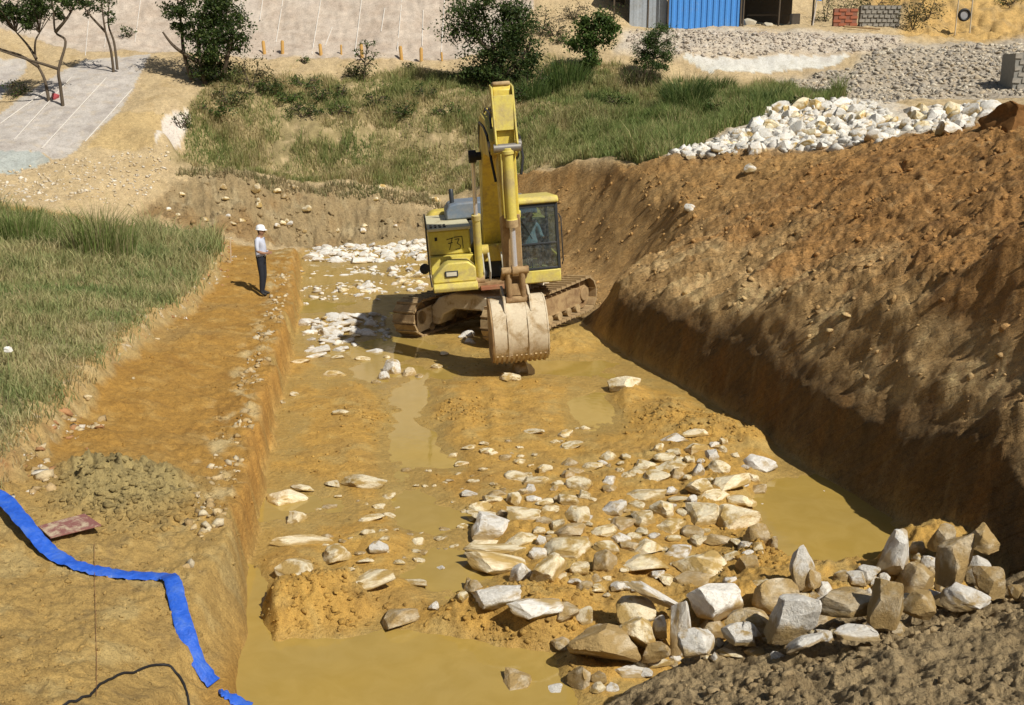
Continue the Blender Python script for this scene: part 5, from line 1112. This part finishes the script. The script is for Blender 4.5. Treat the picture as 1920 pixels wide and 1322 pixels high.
# open shelter
oL = at(1392, 50, 56.4); oR = at(1524, 47, 56.6); oz = oL[2] - .1
os_ = empty('open_shelter', ((oL[0] + oR[0]) / 2, oL[1], oz)); tag(os_, 'dark open work shelter on poles right of the blue shed', 'shelter'); sh2 = Matrix.Translation(-Vector(os_.location))
shed_part(MB().box(oL[0] - .1, oR[0] + 1.2, oL[1] - .3, oL[1] + 5, oz + 2.75, oz + 2.85).build('roof', TARP, os_))
shed_part(MB().box(oL[0], oR[0], oL[1] + 4.6, oL[1] + 4.7, oz - .2, oz + 2.75).build('rear_wall', WOODD, os_))
for xx in (oL[0], (oL[0] + oR[0]) / 2, oR[0] - .1): shed_part(MB().tube([(xx, oL[1], oz - .1), (xx + .03, oL[1], oz + 2.75)], .05, 8).build('pole', WOODD, os_))
shed_part(MB().tube([(oR[0] - .1, oL[1] - .1, oz), (oR[0] + .15, oL[1] - .1, oz + 2.7)], .035, 8).build('prop', flat_mat('pale_pole', (.6, .55, .5), .8), os_))
shed_part(MB().box(oL[0] + .5, oR[0] - .5, oL[1] + 1.2, oL[1] + 1.25, oz + .75, oz + .82).build('work_bench', WOODD, os_))
fl = MB(); fl.v = [(oR[0] - .9, oL[1] - .32, oz + 2.74), (oR[0] + .3, oL[1] - .32, oz + 2.74), (oR[0] + .2, oL[1] - .42, oz + 1.35), (oR[0] - .5, oL[1] - .40, oz + 1.5), (oR[0] - .9, oL[1] - .30, oz + 2.74), (oR[0] + .3, oL[1] - .30, oz + 2.74), (oR[0] + .2, oL[1] - .40, oz + 1.35), (oR[0] - .5, oL[1] - .38, oz + 1.5)]
fl.f = [(0, 1, 2, 3), (7, 6, 5, 4), (0, 4, 5, 1), (1, 5, 6, 2), (2, 6, 7, 3), (3, 7, 4, 0)]; shed_part(fl.build('tarp_flap', TARP, os_))
SACK = flat_mat('pale_sack', (.45, .40, .30), .9)
def sack(x, y, z, w, h, d, label):
    o = link('sack', rock_mesh('sack', int(abs(x * 97)) % 900 + 3, 2, 4, .05), SACK); o.location = (x, y, z + h * .45); o.scale = (w, d, h); return tag(o, label, 'sack')
gy = oL[1] + .6
sack(at(1412)[0], gy, oz, .7, .6, .5, 'pale sack standing at the left side of the open shelter')
sack(at(1450)[0], gy + .2, oz, .8, .4, .5, 'low pale sack in the middle of the open shelter')
tag(MB().box(at(1490)[0], at(1505)[0], gy - .2, gy + .3, oz, oz + .8).build('crate', flat_mat('weathered_crate', (.30, .27, .24), .8), None, .02), 'weathered grey crate near the right pole of the open shelter', 'crate')
# red brick block and rubble wall
def brick_wall(name, u0, u1, v0, D, h, bw, bh, mat, mort, label, cat, pn='brick', dep=.3, jitter=.0):
    a = at(u0, v0, D); c_ = at(u1, v0, D); z0 = min(a[2], c_[2]) - .25; ln = c_[0] - a[0]
    t = empty(name, ((a[0] + c_[0]) / 2, a[1], z0)); tag(t, label, cat)
    MB().box(-ln / 2, ln / 2, 0, dep, 0, h).build('core', mort, t)
    me = None; nrow = int(h / bh); ncol = int(ln / bw)
    me = MB().box(-bw * .46, bw * .46, -.03, .02, -bh * .42, bh * .42).mesh('brick'); me.materials.append(mat)
    for r_ in range(nrow):
        for c2 in range(ncol):
            o = bpy.data.objects.new(pn, me); COL.objects.link(o); o.parent = t
            x = -ln / 2 + (c2 + .5 + (.25 if r_ % 2 else -.25) * .9) * ln / ncol
            o.location = (x, random.uniform(-.01 - .08 * jitter, .0), (r_ + .5) * h / nrow); s_ = 1 + random.uniform(-jitter, 0); o.scale = (s_ * (1 + random.uniform(-jitter, jitter * .2)), 1, s_); o.rotation_euler = (0, random.uniform(-jitter, jitter) * .5, 0)
    return t
brick_wall('brick_block', 1563, 1606, 47, 57.0, 1.1, .42, .16, flat_mat('red_brick', (.36, .12, .065), .85), flat_mat('brick_mortar', (.26, .12, .08), .9), 'low red brick block right of the open shelter', 'wall')
brick_wall('stone_wall', 1612, 1686, 50, 57.6, 1.35, .30, .2, flat_mat('grey_wall_stone', (.30, .28, .24), .9, .2, 0, .5), flat_mat('wall_mortar', (.20, .185, .155), .9), 'grey stone wall right of the red brick block', 'wall', 'stone', .35, .25)
p = at(1608, 47, 56.0); tag(MB().tube([(p[0] - .7, p[1], ground(p[0] - .7, p[1]) + .14), (p[0] + 1.2, p[1], ground(p[0] + 1.2, p[1]) + .14)], .05, 8).build('pipe', RUST), 'rusty pipe lying in front of the red brick block', 'pipe')
# round black lamp on two poles
p = hit(1808, 62); ln_ = empty('floodlight', (p[0], p[1], p[2])); tag(ln_, 'round black floodlight hung between two pale poles on the sand cutting', 'floodlight')
c0 = pd(1808, 28, p[1] - .1) - p
tor = MB()
for q in range(20):
    g = 2 * math.pi * q / 20
    for k in range(8):
        h_ = 2 * math.pi * k / 8; r_ = .27 + .07 * math.cos(h_); tor.v.append((c0[0] + r_ * math.cos(g), c0[1] + .09 * math.sin(h_), c0[2] + r_ * math.sin(g)))
for q in range(20):
    for k in range(8): tor.f.append((q * 8 + k, q * 8 + (k + 1) % 8, ((q + 1) % 20) * 8 + (k + 1) % 8, ((q + 1) % 20) * 8 + k))
tor.build('rim', BLK, ln_); MB().cyl((c0[0], c0[1] + .06, c0[2]), (c0[0], c0[1] - .02, c0[2]), .21, 20).build('reflector', flat_mat('grey_reflector', (.30, .30, .31), .4), ln_)
for sx in (-.36, .36): MB().tube([(c0[0] + sx * 1.1, c0[1] + .02, -.2), (c0[0] + sx, c0[1], 2.4)], .03, 8).build('pole', flat_mat('pale_pole_b', (.55, .48, .36), .8), ln_)
# stone pillar at the right edge
p = hit(1916, 165); wl_ = brick_wall('stone_pier', 1898, 1990, 168, p[1], 1.7, .35, .22, flat_mat('pier_stone', (.34, .31, .26), .9, .2, 0, .5), flat_mat('pier_mortar', (.26, .25, .22), .9), 'grey stone pier at the right edge above the rubble slope', 'pier', 'stone', 1.2, .2)
# timber posts along the foot of the sprayed slope
POST = paint_mat('orange_post_paint', (.50, .29, .08), (.42, .28, .14), .5, .75, .8)
for k, (u, v) in enumerate(((496,101),(530,101),(602,103),(640,102),(679,108),(753,112),(790,114),(829,115))):
    p = hit(u, v); h_ = .62 * random.uniform(.85, 1.1) * (.7 if k in (3, 7) else 1); pb = MB(); r_ = .085 if k not in (3, 7) else .05
    pb.tube([(0, 0, -.2), (0, 0, h_ * .9), (.01, 0, h_)], [r_, r_, r_ * .6], 10)
    o = pb.build('marker_post', POST); o.location = (p[0], p[1], p[2]); o.rotation_euler = (random.uniform(-.08, .08), random.uniform(-.08, .08), 0)
    tag(o, ['leftmost short orange post at the foot of the sprayed slope', 'second orange post from the left below the sprayed slope', 'third orange post from the left below the sprayed slope', 'thin fourth post from the left below the sprayed slope', 'fifth orange post from the left, beside the sparse sapling', 'third orange post from the right below the sprayed slope', 'second orange post from the right below the sprayed slope', 'rightmost thin post left of the large round tree'][k], 'post', 'posts below the sprayed slope')
# seams on the concrete
SEAM = flat_mat('white_seam', (.60, .56, .50), .9)
def seam(a, b_, parent, r=.024):
    P = []
    for k in range(9):
        t = k / 8; q = hit(a[0] + (b_[0] - a[0]) * t, a[1] + (b_[1] - a[1]) * t); P.append((q[0], q[1], q[2] + .02))
    MB().tube(P, r, 6).build('seam', SEAM, parent)
k2 = lambda a, b_: (480 + a / 3.004, b_ / 3.004)
for a, b_ in (((45, -40), (20, 120)), ((158, -40), (113, 240)), ((372, -40), (315, 308)), ((600, -40), (556, 310)), ((825, -40), (795, 290)), ((942, 60), (935, 262)), ((1064, -40), (1042, 325)), ((430, 155), (390, 260)), ((725, 50), (705, 180))):
    seam(k2(*a), k2(*b_), ZONE_OBJ['sprayed_concrete_slope'])
for a, b_ in (((265, -10), (253, 80)), ((455, -12), (448, 40)), ((208, -10), (196, 90)), ((166, 40), (160, 105))): seam(a, b_, ZONE_OBJ['sprayed_concrete_slope'], .02)
for a, b_ in (((400, 440), (80, 790)), ((600, 440), (235, 840)), ((745, 505), (480, 800)), ((250, 520), (0, 700))):
    seam((a[0] / 3.004, a[1] / 3.004), (b_[0] / 3.004, b_[1] / 3.004), ZONE_OBJ['concrete_slab_slope'], .022)
p = hit(103, 186); o = link('plastic_bag', rock_mesh('bag', 77, 3, 5, .2), flat_mat('red_plastic', (.42, .08, .09), .5)); o.location = (p[0], p[1], p[2] + .1); o.scale = (.35, .25, .3); tag(o, 'small red plastic bag on the concrete slab between two bare trunks', 'bag')
p = hit(20, 690); o = link('plastic_bag', rock_mesh('bag', 78, 3, 5, .2), flat_mat('white_plastic', (.72, .70, .64), .5)); o.location = (p[0], p[1], p[2] + .28); o.scale = (.11, .1, .09); tag(o, 'small pale scrap of plastic caught in the left grass field', 'bag')

# ================================================================== GRASS AND TREES
LEAF = leaf_mat('leaves', .35); GRASSM = leaf_mat('grass_blades', .42); BARK = flat_mat('bark', (.11, .085, .06), .9, .1, 0, .5, 18)
def blades(name, X, Y, h, w, colr, label, lean=.5, cat='grass', kind='stuff', Z=None, mat=None, az=None):
    n = len(X); Z = groundv(X, Y) - .01 if Z is None else Z
    a = RNG.uniform(0, 6.283, n) if az is None else az; le = RNG.uniform(.1, 1, n) * lean * h; dx, dy = np.cos(a) * le, np.sin(a) * le
    f = RNG.uniform(0, 6.283, n); px, py = np.cos(f) * w * .5, np.sin(f) * w * .5
    B = np.stack([X, Y, Z], -1); P = np.stack([px, py, 0 * px], -1); M_ = B + np.stack([dx * .35, dy * .35, h * .58], -1); T = B + np.stack([dx, dy, h * RNG.uniform(.82, 1, n)], -1)
    V_ = np.stack([B - P, B + P, M_ - P * .75, M_ + P * .75, T], 1)
    F = np.array([[0, 1, 3], [0, 3, 2], [2, 3, 4]])[None] + (np.arange(n) * 5)[:, None, None]
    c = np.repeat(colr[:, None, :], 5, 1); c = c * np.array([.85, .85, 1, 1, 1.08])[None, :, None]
    me = mesh_arrays(name, V_.reshape(-1, 3), F.reshape(-1, 3), c.reshape(-1, 3), False)
    return tag(link(name, me, mat or GRASSM), label, cat, None, kind)
def grasscol(X, Y, s, pal_):
    pal_ = np.array(pal_); t = fbm(X * .45, Y * .45, 3, s) * 1.3 + fbm(X * 2, Y * 2, 2, s + 1) * .5 + RNG.normal(0, .22, len(X))
    k = np.clip((t + .75) / 1.5, 0, .999) * (len(pal_) - 1); i = k.astype(int); f = (k - i)[:, None]
    return (pal_[i] * (1 - f) + pal_[i + 1] * f) * RNG.uniform(.75, 1.2, (len(X), 1))
GP = [(.20, .265, .09), (.275, .315, .12), (.36, .355, .15), (.46, .41, .20), (.55, .45, .24)]
# field at the left
fp = [(-16, 7), (-5.6, 7)] + field_poly[3:-1] + [(-22, 33), (-20, 20)]
n = 135000
X, Y = rand_in(fp, int(n * 1.6)); wgt = np.clip(14.0 / np.hypot(X, Y), .25, 1.0) ** 1.2; m_ = RNG.uniform(0, 1, len(X)) < wgt
X, Y = X[m_], Y[m_]; dn = fbm(X * .8, Y * .8, 3, 300); fdx = segdist(X, Y, field_poly[2:12], False)[0]
m_ = ((dn > -.45) | (RNG.uniform(0, 1, len(X)) < .35)) & ((fdx > .25) | (RNG.uniform(0, 1, len(X)) < fdx * 3.2)); X, Y = X[m_][:n], Y[m_][:n]
dn = fbm(X * .5, Y * .5, 3, 301); hh = (.14 + .16 * sstep(-.2, .5, dn)) * RNG.uniform(.5, 1.3, len(X)) * (1 + .9 * sstep(20, 29, Y)) * (1 + 1.1 * sstep(.25, .5, fbm(X * 1.9, Y * 1.9, 2, 302))); wd = .006 + .00055 * np.hypot(X, Y)
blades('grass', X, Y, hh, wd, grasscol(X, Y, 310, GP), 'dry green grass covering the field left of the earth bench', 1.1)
# hillside grass
X, Y = rand_in(slope_poly, 230000); dn = fbm(X * .28, Y * .28, 4, 320) + .5 * fbm(X * 1.2, Y * 1.2, 2, 321)
lush = sstep(-1, 6, X) * sstep(47, 43, Y); m_ = dn + .55 * lush > RNG.uniform(-.42, .22, len(X)) + .12 * sstep(46, 50, Y); X, Y = X[m_][:125000], Y[m_][:125000]
lush = sstep(-1, 6, X) * sstep(48, 44, Y); hh = (.20 + .32 * RNG.uniform(0, 1, len(X))) * (.8 + .5 * lush) * (.6 + .9 * sstep(-.2, .5, fbm(X * .5, Y * .5, 2, 325))) * (1 + .7 * sstep(.25, .5, fbm(X * 1.4, Y * 1.4, 2, 326)))
cg = grasscol(X, Y, 330, [(.19, .25, .075), (.27, .30, .10), (.37, .355, .14), (.48, .40, .20), (.56, .45, .24)]); cl = np.array([.19, .26, .075]) * RNG.uniform(.7, 1.4, (len(X), 1))
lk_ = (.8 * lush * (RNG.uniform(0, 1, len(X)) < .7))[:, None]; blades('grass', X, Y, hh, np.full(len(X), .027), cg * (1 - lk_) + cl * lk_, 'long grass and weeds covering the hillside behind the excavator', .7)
# sparse tufts on sand
X, Y = rand_in(planH([(330,330),(480,345),(700,365),(800,385),(860,400),(800,365),(640,345),(480,330),(340,318)]), 2600)
blades('grass', X, Y, RNG.uniform(.08, .35, len(X)), np.full(len(X), .03), grasscol(X, Y, 340, [(.24, .25, .10), (.40, .33, .18), (.48, .39, .22)]), 'thin dry grass along the top of the brown mound', .8)
def clump(u, v, rad, h, n, cols, label, lean=.75, name='grass_clump', w=.03, cat='grass'):
    p = hit(u, v); r_ = rad * np.sqrt(RNG.uniform(0, 1, n)); a = RNG.uniform(0, 6.283, n)
    X = p[0] + r_ * np.cos(a); Y = p[1] + r_ * np.sin(a) * .8; hh = h * RNG.uniform(.45, 1.05, n) * (1 - .35 * (r_ / rad) ** 2)
    c = np.array(cols)[RNG.integers(0, len(cols), n)] * RNG.uniform(.7, 1.25, (n, 1))
    return blades(name, X, Y, hh, np.full(n, w), c, label, lean, cat, None, None, None, a + RNG.normal(0, .6, n))
DG = [(.07, .12, .028), (.10, .155, .04), (.15, .19, .06)]; STR = [(.10, .15, .03), (.16, .17, .06), (.26, .22, .11)]
clump(190, 480, .85, 1.75, 520, [(.20, .27, .07), (.28, .30, .11), (.40, .36, .18)], 'tall reedy grass clump standing in the left field', .55, w=.022)
clump(30, 455, 1.1, 1.3, 600, [(.20, .27, .07), (.14, .20, .05), (.30, .30, .12)], 'leafy tall grass at the left edge of the field', .6, w=.022)
clump(110, 470, .5, .8, 200, STR, 'small tall grass tuft between the reed clump and the left edge', .6, w=.02)
clump(370, 478, .5, .5, 200, DG[1:] + STR[:1], 'short bright grass tuft at the far corner of the left field', .6, w=.02)
clump(1288, 205, 1.0, 1.9, 900, DG, 'dark arching reed clump right of the small feathery tree', .8)
clump(1200, 165, .9, 1.2, 500, [(.07, .06, .03), (.06, .09, .02), (.11, .08, .05)], 'brownish dark shrubby grass at the foot of the feathery tree', .7)
clump(1440, 205, .8, 1.2, 500, DG, 'rounded green reed clump near the white rubble bank', .8)
clump(1060, 160, 1.2, 1.7, 700, DG + STR[:1], 'tall green grass between the round tree and the small leafy tree', .5)
clump(1000, 185, .8, 1.2, 350, DG + STR[:1], 'tall grass at the foot of the large round tree', .6)
clump(1110, 192, .35, .7, 200, DG, 'small dark weed in the grass right of the boom', .6)
clump(1345, 170, .8, .9, 350, DG + STR[:2], 'green weeds between the two reed clumps', .7)
clump(1510, 180, 1.0, .6, 400, STR + DG, 'dry green weeds at the left foot of the rubble slope', .7)
def tube_pts(pts, seg=5):
    Q = []
    for i in range(len(pts) - 1):
        p0, p1, p2, p3 = pts[max(i - 1, 0)], pts[i], pts[i + 1], pts[min(i + 2, len(pts) - 1)]
        for k in range(seg):
            t = k / seg; Q.append(.5 * ((2 * p1) + (p2 - p0) * t + (2 * p0 - 5 * p1 + 4 * p2 - p3) * t * t + (3 * p1 - p0 - 3 * p2 + p3) * t ** 3))
    Q.append(pts[-1]); return Q
def tree(name, base, stems, lobes, nleaf, leaf, cols, label, trunk_r=.09, clumps=9, spread=.30, droop=.1, cat='tree', depth=.8, twigs=True):
    """base pixel; stems: pixel polylines at the tree's distance; lobes: (u, v, ru, rv) crown masses in pixels"""
    p0 = hit(*base); D = p0[1]; dep = proj(*p0)[2]; ppm = FPX / dep
    t = empty(name, tuple(p0)); tag(t, label, cat); O = Vector(p0)
    rg = np.random.default_rng(int(base[0] * 13 + base[1])); tr = MB(); nodes = []
    for st in stems:
        P = [Vector(pd(u, v, D + rg.uniform(-.25, .25) * (i > 0))) - O for i, (u, v) in enumerate(st)]
        if st[0] == base: P[0] = Vector((0, 0, -.1))
        Q = tube_pts(P); rs = [trunk_r * (1 - .75 * k / (len(Q) - 1)) + .012 for k in range(len(Q))]; tr.tube(Q, rs, 8); nodes += [(q, r_) for q, r_ in zip(Q, rs)][len(Q) // 3:]
    LV, LC = [], []
    tot = sum(a[2] * a[3] for a in lobes)
    for (u, v, ru, rv) in lobes:
        c0 = Vector(pd(u, v, D + rg.uniform(-.4, .4))) - O; rx, rz = ru / ppm, rv / ppm; ry = rx * depth; nl = max(20, int(nleaf * ru * rv / tot)); kc = max(3, int(clumps * ru * rv / tot * len(lobes)))
        for k in range(kc):
            d = rg.normal(size=3); d /= np.linalg.norm(d); rad = rg.uniform(.35, 1.0) ** .5
            cc = c0 + Vector((d[0] * rx * rad, d[1] * ry * rad, d[2] * rz * rad))
            if twigs:
                q, r_ = min(nodes, key=lambda n_: (n_[0] - cc).length + .6 * max(0, n_[0].z - cc.z)); mid = (q + cc) / 2 + Vector((0, 0, .08 * (cc - q).length))
                tr.tube([q, mid, cc], [min(r_ * .7, .03), .016, .006], 5)
            nk = nl // kc; sz = spread * min(rx, rz, 1.2) * rg.uniform(.7, 1.4)
            pts = rg.normal(size=(nk, 3)) * np.array([sz, sz, sz * .7]) + np.array(cc); pts[:, 2] -= droop * np.abs(rg.normal(size=nk)) * sz
            LV.append(pts); shade = rg.uniform(.75, 1.25); cx = np.array(cols)[rg.integers(0, len(cols), nk)] * shade * rg.uniform(.75, 1.3, (nk, 1)); LC.append(cx)
    pts = np.concatenate(LV); cx = np.concatenate(LC); n_ = len(pts)
    a = rg.normal(size=(n_, 3)); a /= np.linalg.norm(a, axis=1)[:, None]; b_ = np.cross(a, rg.normal(size=(n_, 3))); b_ /= np.linalg.norm(b_, axis=1)[:, None]
    s_ = leaf * rg.uniform(.6, 1.3, (n_, 1)); V_ = np.stack([pts - a * s_, pts + b_ * s_ * .42, pts + a * s_, pts - b_ * s_ * .42], 1)
    F = np.arange(n_ * 4).reshape(-1, 4); me = mesh_arrays('crown', V_.reshape(-1, 3), F, np.repeat(cx, 4, 0), False)
    tr.build('trunk', BARK, t, 0, 60); link('crown', me, LEAF, t); return t
TC = [(.030, .055, .014), (.045, .075, .018), (.060, .095, .022), (.085, .115, .03)]; TL_ = [(.07, .12, .025), (.09, .145, .03), (.12, .165, .045), (.055, .10, .02)]
tree('broadleaf_tree', (925,168), [[(925,168),(930,120),(920,70),(905,20)],[(930,130),(960,80),(975,40)],[(922,100),(885,60),(870,40)],[(935,150),(985,100),(995,70)]],
     [(878,45,40,42),(925,22,42,28),(968,45,38,40),(925,80,56,40),(985,92,32,52),(955,125,52,34),(900,112,26,34),(905,148,48,24)], 16000, .08, TC, 'large round dark green tree on the hillside behind the boom', .11, 16)
tree('broadleaf_tree', (385,160), [[(385,160),(375,110),(372,60),(385,10),(390,-40)],[(380,140),(400,90),(420,40),(430,0)],[(360,150),(345,100),(340,50),(335,10)],[(420,135),(428,100),(440,60),(455,50)],[(378,120),(330,90),(305,60)]],
     [(330,15,30,22),(375,10,45,28),(420,20,38,34),(395,60,46,36),(410,100,36,34),(385,135,28,22),(440,60,26,32),(345,58,24,18),(380,-40,70,32),(400,85,40,30)], 13000, .08, TC, 'dense dark tree with several stems at the left end of the sprayed slope', .09, 14)
tree('bare_stemmed_tree', (118,198), [[(118,198),(113,160),(110,130),(123,78),(104,60),(100,20),(92,-30)],[(112,130),(80,120),(40,108),(0,95)],[(104,60),(125,35),(140,10)]],
     [(105,5,30,18),(140,-10,26,18),(115,32,14,12),(70,-20,40,22)], 2200, .07, TC, 'thin winding bare tree on the concrete slab, right of two', .06, 8)
tree('bare_stemmed_tree', (92,190), [[(92,190),(84,150),(68,115),(66,80),(74,62)],[(72,125),(40,105),(10,95),(-20,85)],[(68,110),(52,85),(30,60)]],
     [(60,38,30,16),(25,28,48,20),(20,3,70,24),(-30,20,40,30),(90,8,34,20)], 6500, .07, TC + TL_[:1], 'leaning bare stemmed tree on the concrete slab with foliage at the top left corner', .06, 10)
tree('slender_tree', (213,135), [[(213,135),(208,95),(198,60),(192,20),(188,-20)],[(220,130),(214,80),(203,45),(205,0)],[(198,60),(170,30),(155,10)]],
     [(190,8,26,16),(205,30,10,18),(155,25,12,10),(170,-5,30,14)], 1100, .065, TC, 'slender twin stemmed tree behind the concrete slab with a small tuft on top', .05, 7)
tree('small_tree', (1105,138), [[(1105,138),(1108,100),(1118,60)],[(1107,110),(1085,80)],[(1112,90),(1140,65)]],
     [(1115,55,34,24),(1090,75,22,20),(1138,62,22,24),(1105,105,20,22),(1120,35,26,14)], 5200, .085, TL_, 'small bright leafy tree left of the grey lean-to', .06, 14)
tree('feathery_tree', (1222,150), [[(1222,150),(1225,110),(1235,70)],[(1224,115),(1205,95)],[(1228,95),(1250,75)]],
     [(1238,70,30,20),(1215,88,24,16),(1250,95,20,18),(1230,110,30,14),(1205,108,18,14),(1225,128,26,14)], 7000, .05, [(.07, .115, .03), (.10, .145, .045), (.05, .09, .022)], 'feathery pale green tree in front of the grey lean-to', .05, 14)
tree('sapling', (682,152), [[(682,152),(684,120),(690,80)],[(684,125),(700,108)],[(684,118),(668,100)]], [(692,82,16,8),(675,98,14,8),(700,105,18,10),(685,125,24,14),(665,120,12,8)], 520, .06, TC[2:] + TL_, 'sparse sapling in front of the sprayed slope between the posts', .025, 10, cat='tree')
def shrub(u, v, ru, rv, n, cols, label, leaf=.06):
    tree('shrub', (u, v + rv), [[(u, v + rv), (u - ru * .3, v)], [(u, v + rv), (u + ru * .4, v - rv * .3)]], [(u, v, ru, rv), (u + ru * .5, v + rv * .3, ru * .6, rv * .6), (u - ru * .5, v + rv * .3, ru * .6, rv * .6)], n, leaf, cols, label, .02, 8, .4, cat='shrub')
for a in ((570,152,34,14,700,TL_,'low bright green shrub on the sandy ledge below the posts'), (570,112,11,8,180,TL_,'tiny round shrub at the foot of the sprayed slope'), (638,172,15,14,350,TC[1:],'small dark green shrub under the sapling'),
          (545,180,24,10,350,TL_,'flat green shrub below the bright shrub on the ledge'), (600,172,22,20,450,TC + TL_[:1],'dull green shrub between two brighter shrubs'), (568,205,34,14,500,TC,'dark shrub at the top of the grass slope below the ledge'), (665,130,20,16,320,TC[1:] + [(.15, .13, .06)],'dull olive shrub left of the sapling base'),
          (768,124,12,9,180,TC,'tiny dark shrub right of the sapling'), (800,172,28,14,450,TC,'low dark shrub left of the large round tree'), (870,140,40,18,700,TC,'dark bush spreading at the left foot of the large round tree'), (470,135,34,30,800,[(.13, .10, .05), (.09, .085, .035), (.06, .075, .022)],'brownish bush at the right foot of the dense dark tree'),
          (430,175,40,22,800,TC[1:] + [(.16, .13, .06)],'olive scrub below the dense dark tree'), (340,225,24,14,300,TC[1:],'green scrub at the right end of the pale slab'), (30,165,26,16,300,TC[1:] + [(.18, .15, .07)],'scrub in the gully between the two concrete slabs'),
          (1040,55,26,12,300,[(.10, .09, .05), (.07, .08, .03)],'dull scrub at the right end of the sprayed slope'), (1050,72,22,9,250,TL_,'low green scrub on the sandy ledge behind the small leafy tree'), (1712,25,26,30,700,[(.05, .055, .02), (.09, .085, .035)],'dark bush between the stone wall and the sand cutting'),
          (1548,15,14,26,350,TC,'dark bush behind the open shelter and the red brick block'), (1640,2,40,14,400,TC,'dark bush behind the grey stone wall'), (1895,2,26,10,250,TC[1:],'green bush at the top of the sand cutting'), (1410,185,20,12,250,TC[1:],'small green shrub among the weeds near the reed clump'), (1260,175,22,16,300,TC,'dark shrub beside the arching reed clump')):
    shrub(*a)
for a in ((505,158,26,16,420,TC[1:] + TL_[:1],'rounded olive shrub right of the brownish bush'), (630,205,28,14,380,TC[1:] + STR[:1],'low olive shrub in the grass below the sapling'), (705,185,24,14,350,TC[1:],'dark low shrub in the grass right of the sapling'), (752,205,30,15,420,TC + TL_[:1],'spreading green shrub above the pale sand patch'),
          (838,205,24,12,320,TL_,'bright low shrub in the grass left of the boom tip'), (1000,150,36,26,800,TC,'dark bush at the right foot of the large round tree'), (960,175,34,18,600,TC + TL_[:1],'bush just behind the top of the stick'), (1155,185,28,18,480,TC + TL_[:1],'green bush left of the feathery tree foot'), (1340,200,24,14,360,TL_ + DG,'leafy weed bush right of the arching reed clump'), (400,205,34,16,450,TC[1:] + STR[:1],'low scrub above the left end of the grass slope')):
    shrub(*a)
p = hit(1905, 236); o = link('earth_block', rock_mesh('earth_block', 501, 4, 6, .16), flat_mat('dark_red_earth', (.20, .10, .035), .95, .1, 0, .5, 14)); o.location = (p[0] + .25, p[1] + .3, p[2] + .12); o.scale = (1.5, 1.0, .75); tag(o, 'dark brown block of earth on the crest of the heap at the right edge', 'soil')
for a in ((1015,40,22,26,420,[(.20,.17,.11),(.14,.12,.07),(.10,.10,.05)],'grey brown dry scrub at the right edge of the sprayed slope'), (1075,15,30,22,500,[(.20,.17,.11),(.13,.11,.065),(.09,.09,.04)],'brown dry scrub on the hillside above the small leafy tree'), (1140,22,18,24,350,TC + [(.14,.12,.07)],'dark scrub left of the grey lean-to'),
          (1590,4,30,22,450,TC,'dark thicket behind the red brick block'), (1740,10,30,26,500,[(.08,.08,.03),(.05,.06,.02)],'dark bush hanging over the left end of the sand cutting'), (1500,190,24,9,260,TC[1:] + STR,'low weed patch at the top of the white rubble bank'), (240,60,16,10,160,TC,'small tuft of scrub on the sprayed slope left of the dense tree')):
    shrub(*a)
print('plants done', len(COL.objects))
# ================================================================== telling the stones apart
def refine():
    import collections
    cw = {'cream_limestone': 'cream', 'grey_white_limestone': 'grey white', 'white_limestone': 'white', 'mud_coated_stone': 'brown muddy'}
    items = collections.defaultdict(list)
    for o in list(COL.objects):
        if o.name.split('.')[0] not in ('riprap_stone', 'limestone_block', 'mound_stone', 'rubble_stone', 'cobble', 'rock_fragment') or 'group' not in o.keys(): continue
        x, y, z = o.location; u, v, _ = proj(x, y, z); W, d, h = o.scale
        c = cw[o.data.materials[0].name.split('.')[0]]
        if o.name.startswith('mound_stone'): reg = 'on the mound behind the worker'
        elif y > 28 and u > 1200:
            reg = 'at the rubble bank right end' if u > 1690 else 'at the rubble bank left tip' if u < 1370 else ('on top of' if v < 225 else 'half way up' if v < 255 else 'at the foot of') + ' the rubble bank'
        elif v < 500: reg = 'in the row at the far trench end'
        elif v < 575: reg = 'behind the left excavator track' if u > 725 else 'in the far puddle'
        elif v < 665 and u < 780: reg = 'in shallows by the left trench wall'
        elif v < 780 and u < 1100: reg = 'in front of the excavator'
        elif u < 790: reg = 'by the left trench wall' if v < 930 else 'between left wall and mud bar'
        elif v < 860: reg = 'in the cluster above the riprap' if u < 1130 else 'at the top of the riprap'
        elif v < 1085: reg = 'at the left riprap edge' if u < 1000 else 'beside the right pool' if u > 1440 else 'at the right riprap edge' if u > 1280 else ('in the upper middle' if v < 955 else 'in the lower middle') + ' of the riprap'
        else: reg = 'at the near pile left foot' if u < 1200 else 'in the near pile middle' if u < 1480 else 'in the near pile right half'
        sz = 'large' if W > .62 else 'small' if W < .26 else 'medium'
        shp = 'long flat' if W / h > 3.2 else 'flat' if W / h > 2.0 else 'tall' if h / W > 1.05 else 'blocky'
        nm = {'cobble': 'cobble', 'rock_fragment': 'rock fragment'}.get(o.name.split('.')[0], 'stone')
        items[f'{sz} {shp} {c} {nm} {reg}'].append((u, o))
    ordn = ['first', 'second', 'third', 'fourth', 'fifth', 'sixth', 'seventh', 'eighth']
    for l, it in items.items():
        it.sort(key=lambda a: a[0])
        for k, (u, o) in enumerate(it):
            if len(it) == 1: o['label'] = l
            elif len(it) == 2: o['label'] = l + (', left of two' if k == 0 else ', right of two')
            elif len(it) <= 8: o['label'] = l + ', ' + ('leftmost' if k == 0 else 'rightmost' if k == len(it) - 1 else ordn[k] + ' from left')
            else: o['label'] = l; o['group'] = l
refine()
